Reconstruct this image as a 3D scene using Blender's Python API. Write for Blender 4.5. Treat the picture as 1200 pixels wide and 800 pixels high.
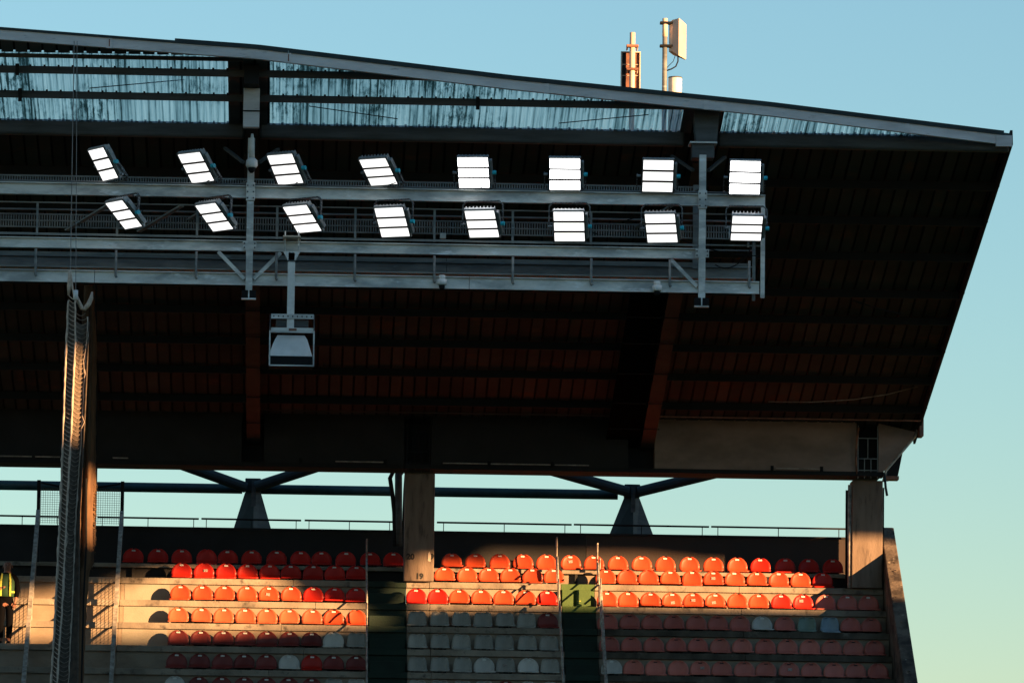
import bpy, bmesh, math, random
from mathutils import Vector, Matrix
random.seed(7)
S = bpy.context.scene
for o in list(bpy.data.objects): bpy.data.objects.remove(o)
R = math.radians

# ------------------------------------------------------------------ camera
FOC = 7000.0                       # focal length in photo pixels (1200 wide)
PITCH = R(6.8); YAW = math.atan(250 / FOC * math.cos(PITCH)); ROLL = .0125
CAM = Vector((0, 0, 1.7))
_f = Vector((math.sin(YAW)*math.cos(PITCH), math.cos(YAW)*math.cos(PITCH), math.sin(PITCH)))
_r0 = Vector((math.cos(YAW), -math.sin(YAW), 0)); _u0 = _r0.cross(_f)
_r = _r0*math.cos(ROLL) + _u0*math.sin(ROLL); _u = -_r0*math.sin(ROLL) + _u0*math.cos(ROLL)
cd = bpy.data.cameras.new('camera'); cam = bpy.data.objects.new('camera', cd); S.collection.objects.link(cam)
cd.sensor_width = 36; cd.lens = FOC/1200*36; cd.clip_start = 1; cd.clip_end = 6000
m3 = Matrix((_r, _u, -_f)).transposed(); cam.matrix_world = Matrix.Translation(CAM) @ m3.to_4x4()
S.camera = cam
def at(x, y, Y):                   # a measured photo point -> world point at depth Y
    d = _f*FOC + _r*(x-600) + _u*(400-y)
    return CAM + d*(Y/d.y)

# ------------------------------------------------------------------ light
SUN = Vector((.7723, -.6254, .1115)).normalized()       # towards the sun
el = math.asin(SUN.z); az = math.atan2(SUN.x, SUN.y)
W = bpy.data.worlds.new('World'); S.world = W; W.use_nodes = True
nt = W.node_tree; nt.nodes.clear()
sky = nt.nodes.new('ShaderNodeTexSky'); sky.sky_type = 'NISHITA'; sky.sun_disc = False
sky.sun_elevation = el; sky.sun_rotation = az; sky.air_density = 1.8; sky.dust_density = 0; sky.ozone_density = 4; sky.altitude = 4000
tint = nt.nodes.new('ShaderNodeMix'); tint.data_type = 'RGBA'; tint.blend_type = 'MULTIPLY'; tint.inputs[0].default_value = 1
tint.inputs[7].default_value = (1.27, 1.03, .84, 1)
bg = nt.nodes.new('ShaderNodeBackground'); bg.inputs[1].default_value = .068
wo = nt.nodes.new('ShaderNodeOutputWorld')
nt.links.new(sky.outputs[0], tint.inputs[6]); nt.links.new(tint.outputs[2], bg.inputs[0]); nt.links.new(bg.outputs[0], wo.inputs[0])
sl = bpy.data.lights.new('sun', 'SUN'); sl.energy = 5; sl.angle = R(.5); sl.color = (1, .56, .235)
so = bpy.data.objects.new('sun', sl); S.collection.objects.link(so)
so.rotation_euler = SUN.to_track_quat('Z', 'Y').to_euler(); so.location = (60, 40, 60)
S.view_settings.view_transform = 'Standard'; S.view_settings.look = 'None'; S.view_settings.gamma = 1
S.view_settings.exposure = 2.1
S.render.engine = 'CYCLES'

# ------------------------------------------------------------------ materials
def mat(name, col, rough=.7, metal=0, col2=None, scale=3, detail=6, bump=0, bscale=None, stretch=None, rand=0, lo=.35, hi=.65, spec=.4,
        col3=None, scale3=1, lo3=.55, hi3=.7, world=True):
    m = bpy.data.materials.new(name); m.use_nodes = True; n = m.node_tree; N = n.nodes; L = n.links
    b = N['Principled BSDF']; b.inputs['Roughness'].default_value = rough; b.inputs['Metallic'].default_value = metal
    b.inputs['Specular IOR Level'].default_value = spec
    tc = N.new('ShaderNodeTexCoord'); mp = N.new('ShaderNodeMapping')
    L.new(tc.outputs['Object'], mp.inputs[0])
    if stretch: mp.inputs['Scale'].default_value = stretch
    cur = None
    rgb = N.new('ShaderNodeRGB'); rgb.outputs[0].default_value = (*col, 1); cur = rgb.outputs[0]
    def layer(cur, c2, sc, lo, hi):
        no = N.new('ShaderNodeTexNoise'); no.inputs['Scale'].default_value = sc; no.inputs['Detail'].default_value = detail
        no.inputs['Roughness'].default_value = .6
        L.new(mp.outputs[0], no.inputs['Vector'])
        mr = N.new('ShaderNodeMapRange'); mr.inputs[1].default_value = lo; mr.inputs[2].default_value = hi
        L.new(no.outputs[0], mr.inputs[0])
        mx = N.new('ShaderNodeMix'); mx.data_type = 'RGBA'; mx.inputs[7].default_value = (*c2, 1)
        L.new(cur, mx.inputs[6]); L.new(mr.outputs[0], mx.inputs[0])
        return mx.outputs[2]
    if col2: cur = layer(cur, col2, scale, lo, hi)
    if col3: cur = layer(cur, col3, scale3, lo3, hi3)
    if rand:
        oi = N.new('ShaderNodeObjectInfo'); hs = N.new('ShaderNodeHueSaturation')
        mr = N.new('ShaderNodeMapRange'); mr.inputs[3].default_value = 1-rand; mr.inputs[4].default_value = 1+rand
        L.new(oi.outputs['Random'], mr.inputs[0]); L.new(mr.outputs[0], hs.inputs['Value']); L.new(cur, hs.inputs['Color'])
        cur = hs.outputs[0]
    L.new(cur, b.inputs['Base Color'])
    if bump:
        no = N.new('ShaderNodeTexNoise'); no.inputs['Scale'].default_value = bscale or 30; no.inputs['Detail'].default_value = 5
        L.new(mp.outputs[0], no.inputs['Vector'])
        bp = N.new('ShaderNodeBump'); bp.inputs['Strength'].default_value = bump; bp.inputs['Distance'].default_value = .02
        L.new(no.outputs[0], bp.inputs['Height']); L.new(bp.outputs[0], b.inputs['Normal'])
    m.diffuse_color = (*col, 1)
    return m
M = {}
M['concrete'] = mat('concrete', (.32,.265,.21), .9, 0, (.16,.13,.105), 1.6, 9, .4, 25, None, .06, .35, .7, .2, (.06,.052,.046), 4.5, .56, .72)
M['riser'] = mat('riser_concrete', (.29,.225,.17), .9, 0, (.21,.16,.12), 2.2, 8, .3, 30, (1,1,2), .05, .4, .7, .2)
M['pale'] = mat('pale_concrete', (.30,.27,.22), .9, 0, (.25,.22,.175), 2, 8, .2, 30, None, 0, .4, .7, .2)
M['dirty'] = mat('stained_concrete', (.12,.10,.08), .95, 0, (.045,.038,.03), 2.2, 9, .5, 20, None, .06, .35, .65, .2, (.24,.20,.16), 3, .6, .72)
M['column'] = mat('column_concrete', (.23,.168,.13), .9, 0, (.15,.108,.083), 2.0, 9, .4, 28, (2.4,2.4,.4), .04, .35, .65, .2, (.075,.055,.045), 4, .56, .72)
M['parapet'] = mat('weathered_concrete', (.15,.115,.09), .95, 0, (.045,.035,.03), 2.4, 9, .9, 12, None, 0, .4, .6, .2, (.30,.25,.2), 5, .62, .7)
M['blackwall'] = mat('dark_wall', (.020,.017,.017), .8, 0, (.012,.010,.010), 1, 6, .2, 20)
M['sunlitwall'] = mat('sunlit_brown_wall', (.042,.026,.021), .8, 0, (.035,.025,.022), 1.4, 6, .2, 20)  # the dark wall again, browner, with the sunlight on it mixed in
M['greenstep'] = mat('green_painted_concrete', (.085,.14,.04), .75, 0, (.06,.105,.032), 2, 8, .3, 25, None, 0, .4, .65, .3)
M['darkgreen'] = mat('dark_shaded_green_concrete', (.010,.028,.018), .8, 0, (.006,.016,.011), 2, 8, .3, 25)
M['steeldark'] = mat('dark_steel', (.013,.013,.014), .9, 0, (.009,.009,.010), 3, 6, .1, 20)
M['steelgrey'] = mat('grey_painted_steel', (.075,.082,.085), .6, 0, (.035,.04,.042), 2.2, 8, .15, 20, (.4,1,3))
M['purlin'] = mat('purlin_steel', (.062,.064,.064), .6, 0, (.038,.040,.040), 2.5, 8, .1, 20, (.4,1,3))
M['galv'] = mat('galvanised_steel', (.60,.60,.57), .55, .1, (.30,.315,.315), 2.4, 9, .1, 40, (.5,1,1.6), 0, .42, .62, .5, (.75,.78,.79), 4.0, .57, .7)
M['galvdark'] = mat('dull_galvanised_steel', (.22,.225,.215), .6, .1, (.095,.108,.112), 3.0, 9, .1, 40, (.4,1,2), 0, .38, .66, .5, (.3,.34,.36), 3, .62, .72)
M['fascia'] = mat('fascia_steel', (.58,.56,.56), .65, .1, (.42,.40,.40), 1.5, 9, .1, 40, (.6,1,3), .05, .4, .7, .4, (.16,.15,.15), 4.5, .62, .76)
M['rafter'] = mat('rust_brown_steel', (.062,.036,.030), .9, 0, (.045,.026,.022), 2, 8, .1, 30, None, 0)
M['tray'] = mat('roof_tray', (.062,.057,.054), .9, 0, (.042,.040,.039), .35, 5, 0, 20, None, .25, .4, .62, .1, (.09,.052,.04), 1.2, .58, .7)
M['teal'] = mat('teal_painted_steel', (.012,.050,.056), .55, 0, (.007,.028,.032), 4, 8, .1, 20)
M['tealdark'] = mat('dark_teal_steel', (.016,.030,.033), .7, 0, (.010,.018,.020), 3, 6)
M['soffitbeam'] = mat('cream_beam', (.31,.21,.17), .8, 0, (.20,.135,.105), 1.1, 8, .15, 20, (1,1,2))
M['gutter'] = mat('light_metal_strip', (.42,.34,.29), .6, .1, (.2,.16,.14), 8, 4)
M['black'] = mat('black_metal', (.012,.012,.013), .8, spec=.1)
M['mattblack'] = mat('matt_black_steel', (.004,.004,.004), 1, spec=0)
M['rail'] = mat('worn_rail_steel', (.50,.45,.39), .6, .1, (.20,.17,.15), 9, 6)
M['whitepaint'] = mat('white_plastic', (.70,.69,.67), .5, 0, (.55,.54,.52), 5, 5)
M['speaker'] = mat('speaker_grey_plastic', (.72,.71,.70), .5, 0, (.60,.59,.58), 3, 6)
M['panelbar'] = mat('brown_panel_bar', (.05,.028,.022), .7)
M['cyan'] = mat('cyan_plastic', (.02,.42,.55), .4)
M['housing'] = mat('lamp_housing_metal', (.34,.35,.36), .45, .5, (.2,.21,.22), 9, 6)
M['bracket'] = mat('lamp_bracket_metal', (.16,.165,.17), .5, .5, (.04,.04,.045), 28, 2, lo=.45, hi=.5)
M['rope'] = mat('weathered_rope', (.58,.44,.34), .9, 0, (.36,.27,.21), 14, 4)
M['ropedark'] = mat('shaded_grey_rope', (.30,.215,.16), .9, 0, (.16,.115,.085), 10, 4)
M['netfabric'] = mat('dark_net_fabric', (.12,.085,.062), .9, 0, (.06,.045,.035), 9, 6, .4, 60)
M['drape'] = mat('fine_net_fabric', (.13,.068,.033), .9, 0, (.07,.035,.02), 5, 6, .3, 40, (1,1,.3))
M['cream'] = mat('cream_plastic', (.60,.47,.37), .5, 0, (.50,.38,.29), 3, 6)
M['antback'] = mat('antenna_back_metal', (.30,.12,.07), .6, .1, (.12,.055,.04), 6, 6)
M['wire'] = mat('steel_cable', (.16,.16,.16), .5, .3)
M['ink'] = mat('black_number_paint', (.02,.02,.02), .8)
M['peel'] = mat('peeled_pale_patch', (.62,.48,.38), .9)
M['jacket'] = mat('black_cloth', (.004,.004,.005), 1, spec=0)
M['vest'] = mat('green_hi_vis_cloth', (.015,.05,.02), .8)
M['stripe'] = mat('yellow_reflective_band', (.5,.48,.07), .5)
M['skin'] = mat('skin', (.24,.10,.065), .6)
M['hair'] = mat('dark_hair', (.012,.010,.009), .9)
M['grass'] = mat('grass', (.035,.075,.02), .95, 0, (.05,.09,.03), .2, 6)
M['plate'] = mat('number_plate_white', (.62,.60,.56), .6)
M['sticker'] = mat('worn_sticker', (.42,.36,.32), .7, 0, (.15,.1,.09), 60, 2)
M['meshwire'] = mat('mesh_wire', (.13,.14,.145), .6, .2)
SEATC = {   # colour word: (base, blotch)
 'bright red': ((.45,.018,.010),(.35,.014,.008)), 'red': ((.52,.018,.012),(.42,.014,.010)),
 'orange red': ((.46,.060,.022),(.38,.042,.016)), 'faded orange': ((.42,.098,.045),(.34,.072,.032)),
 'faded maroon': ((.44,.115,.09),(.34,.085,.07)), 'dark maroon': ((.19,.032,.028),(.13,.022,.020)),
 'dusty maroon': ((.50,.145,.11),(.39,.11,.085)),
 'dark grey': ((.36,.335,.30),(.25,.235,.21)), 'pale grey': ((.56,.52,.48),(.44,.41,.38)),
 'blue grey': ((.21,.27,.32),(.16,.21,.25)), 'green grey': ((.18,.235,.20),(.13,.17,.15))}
for k, (a, b) in SEATC.items():
    M['seat '+k] = mat('seat_'+k.replace(' ','_'), a, .36, 0, b, 5, 6, 0, 20, (1,1,.5), .16, .38, .66, .2, tuple(min(1, c*1.15+.05) for c in a), 16, .58, .78)
def emat(name, s, col=(1,1,1)):
    m = bpy.data.materials.new(name); m.use_nodes = True
    b = m.node_tree.nodes['Principled BSDF']; b.inputs['Base Color'].default_value = (.8,.8,.8,1)
    b.inputs['Emission Color'].default_value = (*col, 1); b.inputs['Emission Strength'].default_value = s
    return m
M['led'] = emat('lit_led_panel', .36, (1,.985,.96)); M['ledhot'] = emat('brighter_led_panel', 2.2, (1,1,1))
def skylight_mat():     # corrugated translucent sheet, dark stripes in the valleys, long dirty streaks
    m = bpy.data.materials.new('translucent_sheet'); m.use_nodes = True; n = m.node_tree; N = n.nodes; L = n.links; N.clear()
    out = N.new('ShaderNodeOutputMaterial'); tr = N.new('ShaderNodeBsdfTranslucent'); df = N.new('ShaderNodeBsdfDiffuse'); tp = N.new('ShaderNodeBsdfTransparent')
    tc = N.new('ShaderNodeTexCoord'); oi = N.new('ShaderNodeObjectInfo')
    def noise(sc, det, rough=.6):
        mp = N.new('ShaderNodeMapping'); mp.inputs['Scale'].default_value = sc; L.new(tc.outputs['Object'], mp.inputs[0])
        no = N.new('ShaderNodeTexNoise'); no.inputs['Scale'].default_value = 1; no.inputs['Detail'].default_value = det; no.inputs['Roughness'].default_value = rough
        L.new(mp.outputs[0], no.inputs['Vector']); return no.outputs[0]
    def math_(op, a, b):
        x = N.new('ShaderNodeMath'); x.operation = op
        for i, v in enumerate((a, b)):
            if isinstance(v, (int, float)): x.inputs[i].default_value = v
            else: L.new(v, x.inputs[i])
        return x.outputs[0]
    def rng(v, a, b):
        x = N.new('ShaderNodeMapRange'); x.inputs[1].default_value = a; x.inputs[2].default_value = b; L.new(v, x.inputs[0]); return x.outputs[0]
    streak = rng(noise((26, .35, 1), 3, .7), .44, .62)            # narrow long streaks
    blot = rng(noise((9, 2.2, 1), 8, .75), .47, .66)              # mould patches
    area = rng(noise((.55, .2, 1), 1), .40, .60)                  # whole stretches dirtier
    dirt_and_stripes = math_('ADD', math_('MULTIPLY', streak, math_('ADD', math_('MULTIPLY', area, .45), .42)), math_('MULTIPLY', blot, math_('MULTIPLY', area, 1.0)))
    dirt_and_stripes = math_('ADD', dirt_and_stripes, math_('MULTIPLY', math_('POWER', oi.outputs['Random'], 2.5), .45)); dirt_and_stripes = math_('MULTIPLY', dirt_and_stripes, .80)
    sx = N.new('ShaderNodeSeparateXYZ'); L.new(tc.outputs['Object'], sx.inputs[0])
    wave = math_('SINE', math_('MULTIPLY', sx.outputs[0], 2*math.pi/.134), 0)     # regular dark stripe along every corrugation
    dirt_and_stripes = math_('ADD', dirt_and_stripes, math_('MULTIPLY', math_('MAXIMUM', math_('SUBTRACT', wave, .35), 0), .55))
    cr = N.new('ShaderNodeValToRGB'); e = cr.color_ramp.elements; L.new(dirt_and_stripes, cr.inputs[0])
    e[0].position = 0; e[0].color = (.95,.93,.87,1); e[1].position = 1; e[1].color = (.035,.06,.058,1)
    x = e.new(.35); x.color = (.62,.68,.66,1); x = e.new(.7); x.color = (.20,.27,.27,1)
    for q in (tr, df, tp): L.new(cr.outputs[0], q.inputs[0])
    m1 = N.new('ShaderNodeMixShader'); m1.inputs[0].default_value = .2; L.new(tr.outputs[0], m1.inputs[1]); L.new(df.outputs[0], m1.inputs[2])
    m2 = N.new('ShaderNodeMixShader'); m2.inputs[0].default_value = .55; L.new(m1.outputs[0], m2.inputs[1]); L.new(tp.outputs[0], m2.inputs[2])
    L.new(m2.outputs[0], out.inputs[0]); return m
M['skylight'] = skylight_mat()

# ------------------------------------------------------------------ mesh helpers
class MB:
    def __init__(s): s.v = []; s.f = []
    def add(s, vs, fs):
        k = len(s.v); s.v += [tuple(v) for v in vs]; s.f += [tuple(i+k for i in f) for f in fs]; return s
    def box(s, x0, x1, y0, y1, z0, z1):
        return s.add([(x0,y0,z0),(x1,y0,z0),(x1,y1,z0),(x0,y1,z0),(x0,y0,z1),(x1,y0,z1),(x1,y1,z1),(x0,y1,z1)],
                     [(0,3,2,1),(4,5,6,7),(0,1,5,4),(1,2,6,5),(2,3,7,6),(3,0,4,7)])
    def bar(s, p, q, w, h, up=(0,0,1)):
        p = Vector(p); q = Vector(q); d = (q-p).normalized(); up = Vector(up)
        if abs(d.dot(up)) > .98: up = Vector((0,1,0))
        a = d.cross(up).normalized(); b = a.cross(d).normalized(); a *= w/2; b *= h/2
        vs = [p-a-b, p+a-b, p+a+b, p-a+b, q-a-b, q+a-b, q+a+b, q-a+b]
        return s.add(vs, [(0,1,2,3),(7,6,5,4),(0,4,5,1),(1,5,6,2),(2,6,7,3),(3,7,4,0)])
    def tube(s, pts, r, n=8, cap=True):
        pts = [Vector(p) for p in pts]; rs = r if isinstance(r, (list,tuple)) else [r]*len(pts)
        rings = []; ref = None
        for i, p in enumerate(pts):
            d = (pts[min(i+1,len(pts)-1)] - pts[max(i-1,0)]).normalized()
            if ref is None: ref = d.orthogonal().normalized()
            a = (ref - d*ref.dot(d)).normalized(); ref = a; b = d.cross(a)
            rings.append([p + (a*math.cos(t)+b*math.sin(t))*rs[i] for t in [2*math.pi*k/n for k in range(n)]])
        k = len(s.v); s.v += [tuple(v) for g in rings for v in g]
        for i in range(len(pts)-1):
            for j in range(n):
                s.f.append((k+i*n+j, k+i*n+(j+1)%n, k+(i+1)*n+(j+1)%n, k+(i+1)*n+j))
        if cap:
            s.f.append(tuple(k+j for j in reversed(range(n)))); s.f.append(tuple(k+(len(pts)-1)*n+j for j in range(n)))
        return s
    def prism(s, poly, off):          # 3-D polygon extruded by vector off
        n = len(poly); off = Vector(off); a = [Vector(p) for p in poly]; b = [p+off for p in a]
        return s.add(a+b, [tuple(range(n)), tuple(reversed(range(n, 2*n)))] + [(i, i+n, (i+1)%n+n, (i+1)%n) for i in range(n)])
    def ibeam(s, p, q, w, h, tw=.012, tf=.018, up=(0,0,1)):
        p = Vector(p); q = Vector(q); d = (q-p).normalized(); up = Vector(up); a = d.cross(up).normalized(); b = a.cross(d).normalized()
        s.bar(p, q, tw, h-2*tf, up); s.bar(p+b*(h-tf)/2, q+b*(h-tf)/2, w, tf, up); s.bar(p-b*(h-tf)/2, q-b*(h-tf)/2, w, tf, up); return s
    def mesh(s, name, m):
        me = bpy.data.meshes.new(name); me.from_pydata(s.v, [], s.f)
        if m: me.materials.append(M[m])
        bm = bmesh.new(); bm.from_mesh(me); bmesh.ops.recalc_face_normals(bm, faces=bm.faces); bm.to_mesh(me); bm.free()
        return me
    def build(s, name, m, parent=None, smooth=False, bevel=0, label=None):
        me = s.mesh(name, m)
        if smooth: me.polygons.foreach_set('use_smooth', [True]*len(me.polygons))
        o = link(name, me, parent, label)
        if bevel:
            b = o.modifiers.new('bevel', 'BEVEL'); b.width = bevel; b.segments = 2; b.limit_method = 'ANGLE'
        return o
def link(name, me, parent=None, label=None):
    o = bpy.data.objects.new(name, me); S.collection.objects.link(o)
    if parent:
        o.parent = parent; o.matrix_parent_inverse = parent.matrix_basis.inverted()
    if label: o['label'] = label
    return o
def tag(o, label, cat, group=None, kind=None):
    if label: o['label'] = label
    if cat: o['category'] = cat
    if group: o['group'] = group
    if kind: o['kind'] = kind
    return o
def thing(name, label, cat, loc=(0,0,0), group=None):
    o = bpy.data.objects.new(name, None); S.collection.objects.link(o); o.location = loc; o.empty_display_size = .3
    return tag(o, label, cat, group)
def copy_tree(o, parent=None):
    c = o.copy(); S.collection.objects.link(c)
    if parent: c.parent = parent
    for ch in list(o.children): copy_tree(ch, c)
    return c

# ------------------------------------------------------------------ setting: ground
g = MB(); g.add([(-3000,-3000,0),(3000,-3000,0),(3000,3000,0),(-3000,3000,0)], [(0,1,2,3)])
tag(g.build('ground', 'grass'), None, None, None, 'structure')

# ------------------------------------------------------------------ grandstand terrace
Y1, DY = 133.5, .72; Z1, DZ = 12.18, .553
XL = -9.0; XR = 13.15; A1 = (1.56, 2.43); A2 = (5.90, 6.66)
stand = thing('grandstand', 'concrete grandstand terrace with seat rows and green stairs under the dark roof', 'grandstand', (2, 134, 0))
def tier_y(k): return Y1 - DY*(k-1)
def tier_z(k): return Z1 - DZ*(k-1)
def step(k, x0, x1, nm, name, nose_m=None, riser_m=None):
    y, z = tier_y(k), tier_z(k)
    a = MB().box(x0, x1, y, y+DY+.10, z-.135, z)
    o = a.build(name, nm, stand, bevel=.008)
    MB().box(x0, x1, y+.075, y+.35, z-DZ-.01, z-.137).build('riser', riser_m, stand)
    return o
for k in range(1, 11):
    # slab joints: each block of the tier is cast in several lengths
    for (x0, x1, cuts) in ((XL, A1[0], (-3.95, -.6+((k*37)%5)*.25)), (A1[1]+.0, A2[0], (2.95,)), (A2[1], XR, (9.9,))):
        xs = [x0] + [c for c in cuts if x0 < c < x1] + [x1]
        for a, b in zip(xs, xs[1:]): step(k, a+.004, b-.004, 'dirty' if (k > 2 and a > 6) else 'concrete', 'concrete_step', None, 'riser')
    for (x0, x1), gm in ((A1, 'darkgreen'), (A2, 'greenstep' if k < 3 else 'darkgreen')):  # right stair: shade below the sunlit steps put in as darker green
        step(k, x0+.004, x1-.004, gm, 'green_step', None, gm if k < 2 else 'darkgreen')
# half steps on the stairs
for k in range(1, 9):
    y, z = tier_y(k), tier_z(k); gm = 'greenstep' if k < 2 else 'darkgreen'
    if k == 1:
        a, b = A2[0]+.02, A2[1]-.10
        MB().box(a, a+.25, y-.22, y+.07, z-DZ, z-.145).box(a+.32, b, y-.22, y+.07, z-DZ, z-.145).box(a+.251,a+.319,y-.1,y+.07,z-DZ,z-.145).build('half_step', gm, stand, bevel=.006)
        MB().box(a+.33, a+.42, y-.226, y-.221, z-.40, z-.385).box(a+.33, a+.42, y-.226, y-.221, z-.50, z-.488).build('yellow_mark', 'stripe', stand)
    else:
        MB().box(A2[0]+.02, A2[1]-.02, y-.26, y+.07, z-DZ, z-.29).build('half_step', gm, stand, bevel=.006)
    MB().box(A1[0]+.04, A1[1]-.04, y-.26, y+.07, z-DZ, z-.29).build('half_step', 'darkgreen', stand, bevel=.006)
# pale painted stretch of riser beside the left seats
for k in (1, 2, 3):
    y, z = tier_y(k), tier_z(k)
    MB().box(-3.86, -2.86, y+.069, y+.076, z-DZ+.001, z-.14).build('painted_panel', 'pale', stand)
# top tier: a thin plank on a dark recess
ZT = 12.555; YT = 134.28
for a, b in ((XL, -.6), (-.6, A1[0]), (A1[0], A2[0]), (A2[0], 9.3), (9.3, XR-.1)):
    MB().box(a+.004, b-.004, YT, YT+1.6, ZT-.085, ZT).build('top_plank', 'concrete', stand, bevel=.006)
for a, b, m_ in ((XL,5.6,'blackwall'),(5.61,7.0,'riser'),(7.01,XR,'blackwall')): MB().box(a, b, YT+.14, YT+.3, Z1-.05, ZT-.087).build('riser', m_, stand)  # black here is the recess shade; the sunlit stretch stays concrete
for x in (-3.7, 0.2, 2.5, 6.28, 8.4, 10.6):
    MB().box(x-.03, x+.03, YT+.03, YT+.10, Z1, ZT-.086).build('plank_post', 'blackwall', stand)
# body under the tiers down to the ground and the tall base wall
yb, zb = tier_y(10), tier_z(10)
MB().prism([(XL,yb+.36,0),(XL,yb+.36,zb-DZ),(XL,YT+.2,Z1-DZ+.02),(XL,136.4,Z1-DZ+.02),(XL,136.4,0)], (XR-XL,0,0)).build('raking_body', 'concrete', stand)
MB().box(XL, XR, yb-.5, yb+.34, 0, zb-.3).build('front_wall', 'concrete', stand)
# back wall
bw = thing('back_wall', 'dark painted parapet wall behind the top row of seats', 'wall', (2, 135.6, ZT))
MB().box(XL, 6.55, 135.5, 135.75, ZT-.1, 13.45).build('wall_panel', 'blackwall', bw)
MB().box(6.56, 12.75, 135.5, 135.75, ZT-.1, 13.45).build('wall_panel', 'sunlitwall', bw, label='stretch of wall right of the stair, browned to look sunlit')
MB().box(XL, 12.75, 135.46, 135.80, 13.452, 13.50).build('coping', 'blackwall', bw)
MB().box(XL, XR, 135.40, 135.498, ZT+.0, ZT+.10).build('skirting', 'concrete', bw)
# side parapet
sp = thing('side_parapet', 'weathered raking concrete parapet at the right end of the stand', 'wall', (13.3, 134, 0))
prof = [(13.15,134.6,0),(13.15,134.6,13.66),(13.15,134.2,13.62),(13.15,128.8,9.78),(13.15,124.5,6.75),(13.15,124.5,0)]
MB().prism(prof, (.30,0,0)).build('parapet_wall', 'parapet', sp, bevel=.02)
random.seed(3)
for i in range(26):     # broken edge lumps
    t = random.random(); y = 134.2-8*t; z = 13.62-(134.2-y)*.711
    x = 13.17+random.random()*.26
    r = .012+.03*random.random()
    p = Vector((x, y, z+.004)); b = MB()
    vs = [p+Vector((random.uniform(-1,1)*r*1.2, random.uniform(-1,1)*r*3, random.uniform(-1,1)*r)) for _ in range(4)]
    b.add(vs, [(0,1,2),(0,3,1),(1,3,2),(2,3,0)]).build('broken_edge', 'parapet', sp)

# ------------------------------------------------------------------ concrete columns
def text_mesh(txt, size, loc, parent, m):
    c = bpy.data.curves.new('t', 'FONT'); c.body = txt; c.size = size; c.extrude = .001; c.align_x = 'CENTER'; c.align_y = 'CENTER'; c.offset = .009
    o = bpy.data.objects.new('t', c); S.collection.objects.link(o); dg = bpy.context.evaluated_depsgraph_get()
    me = bpy.data.meshes.new_from_object(o.evaluated_get(dg)); bpy.data.objects.remove(o)
    me.materials.clear(); me.materials.append(M[m])
    n = link('number', me); n.location = loc; n.rotation_euler = (R(90),0,0)
    n.parent = parent; n.matrix_parent_inverse = parent.matrix_basis.inverted(); return n
def column(x0, x1, zt, label):
    c = thing('concrete_column', label, 'column', ((x0+x1)/2, 133.6, Z1))
    MB().box(x0, x1, 133.32, 133.95, Z1, zt).build('shaft', 'column', c, bevel=.02)
    return c
c2 = column(2.37, 3.04, 14.60, 'square concrete column numbered 20 and 19 beside the left stair')
p = at(481,652,133.3); text_mesh('20', .175, (p.x, 133.315, p.z), c2, 'ink')
p = at(504,652,133.3); text_mesh('19', .165, (p.x, 133.315, p.z), c2, 'ink')
p = at(491.5,677,133.3); text_mesh('19', .17, (p.x, 133.315, 12.285), c2, 'ink')
p = at(503,652,133.3); MB().prism([(p.x-.03,133.312,p.z-.09),(p.x+.03,133.312,p.z-.11),(p.x+.04,133.312,p.z+.03),(p.x+.01,133.312,p.z+.12),(p.x-.03,133.312,p.z+.07)], (0,-.004,0)).build('peeled_patch', 'peel', c2)
c3 = column(12.42, 13.11, 14.60, 'square concrete column at the right end of the stand, half lit by sun')
MB().tube([(12.372,133.40,Z1),(12.372,133.40,14.50)], .042).build('downpipe', 'rail', c3, smooth=True)
MB().tube([(12.325,133.62,Z1),(12.325,133.62,14.40)], .028).build('conduit', 'black', c3, smooth=True)
MB().box(13.12,13.15,133.4,133.44,Z1+1.0,14.45).build('side_channel', 'black', c3)

# ------------------------------------------------------------------ roof
TR = math.tan(R(12.5)); ZB = 15.942; YB = 133.0
def rz(Y, off=0): return ZB + (YB-Y)*TR + off
roof = thing('stadium_roof', 'dark cantilever grandstand roof with translucent front sheets and curved grey fascia', 'roof', (3, 134, 15.5))
fpts = [(-9.0,110.75),(-5.77,111.17),(-2.49,111.67),(-.96,111.89),(3.95,113.19),(8.97,114.29),(13.86,115.62)]
def fy(x):
    for (a, b), (c, d) in zip(fpts, fpts[1:]):
        if x <= c: return b + (d-b)*(x-a)/(c-a)
    return fpts[-1][1]
RX = 13.84
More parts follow.
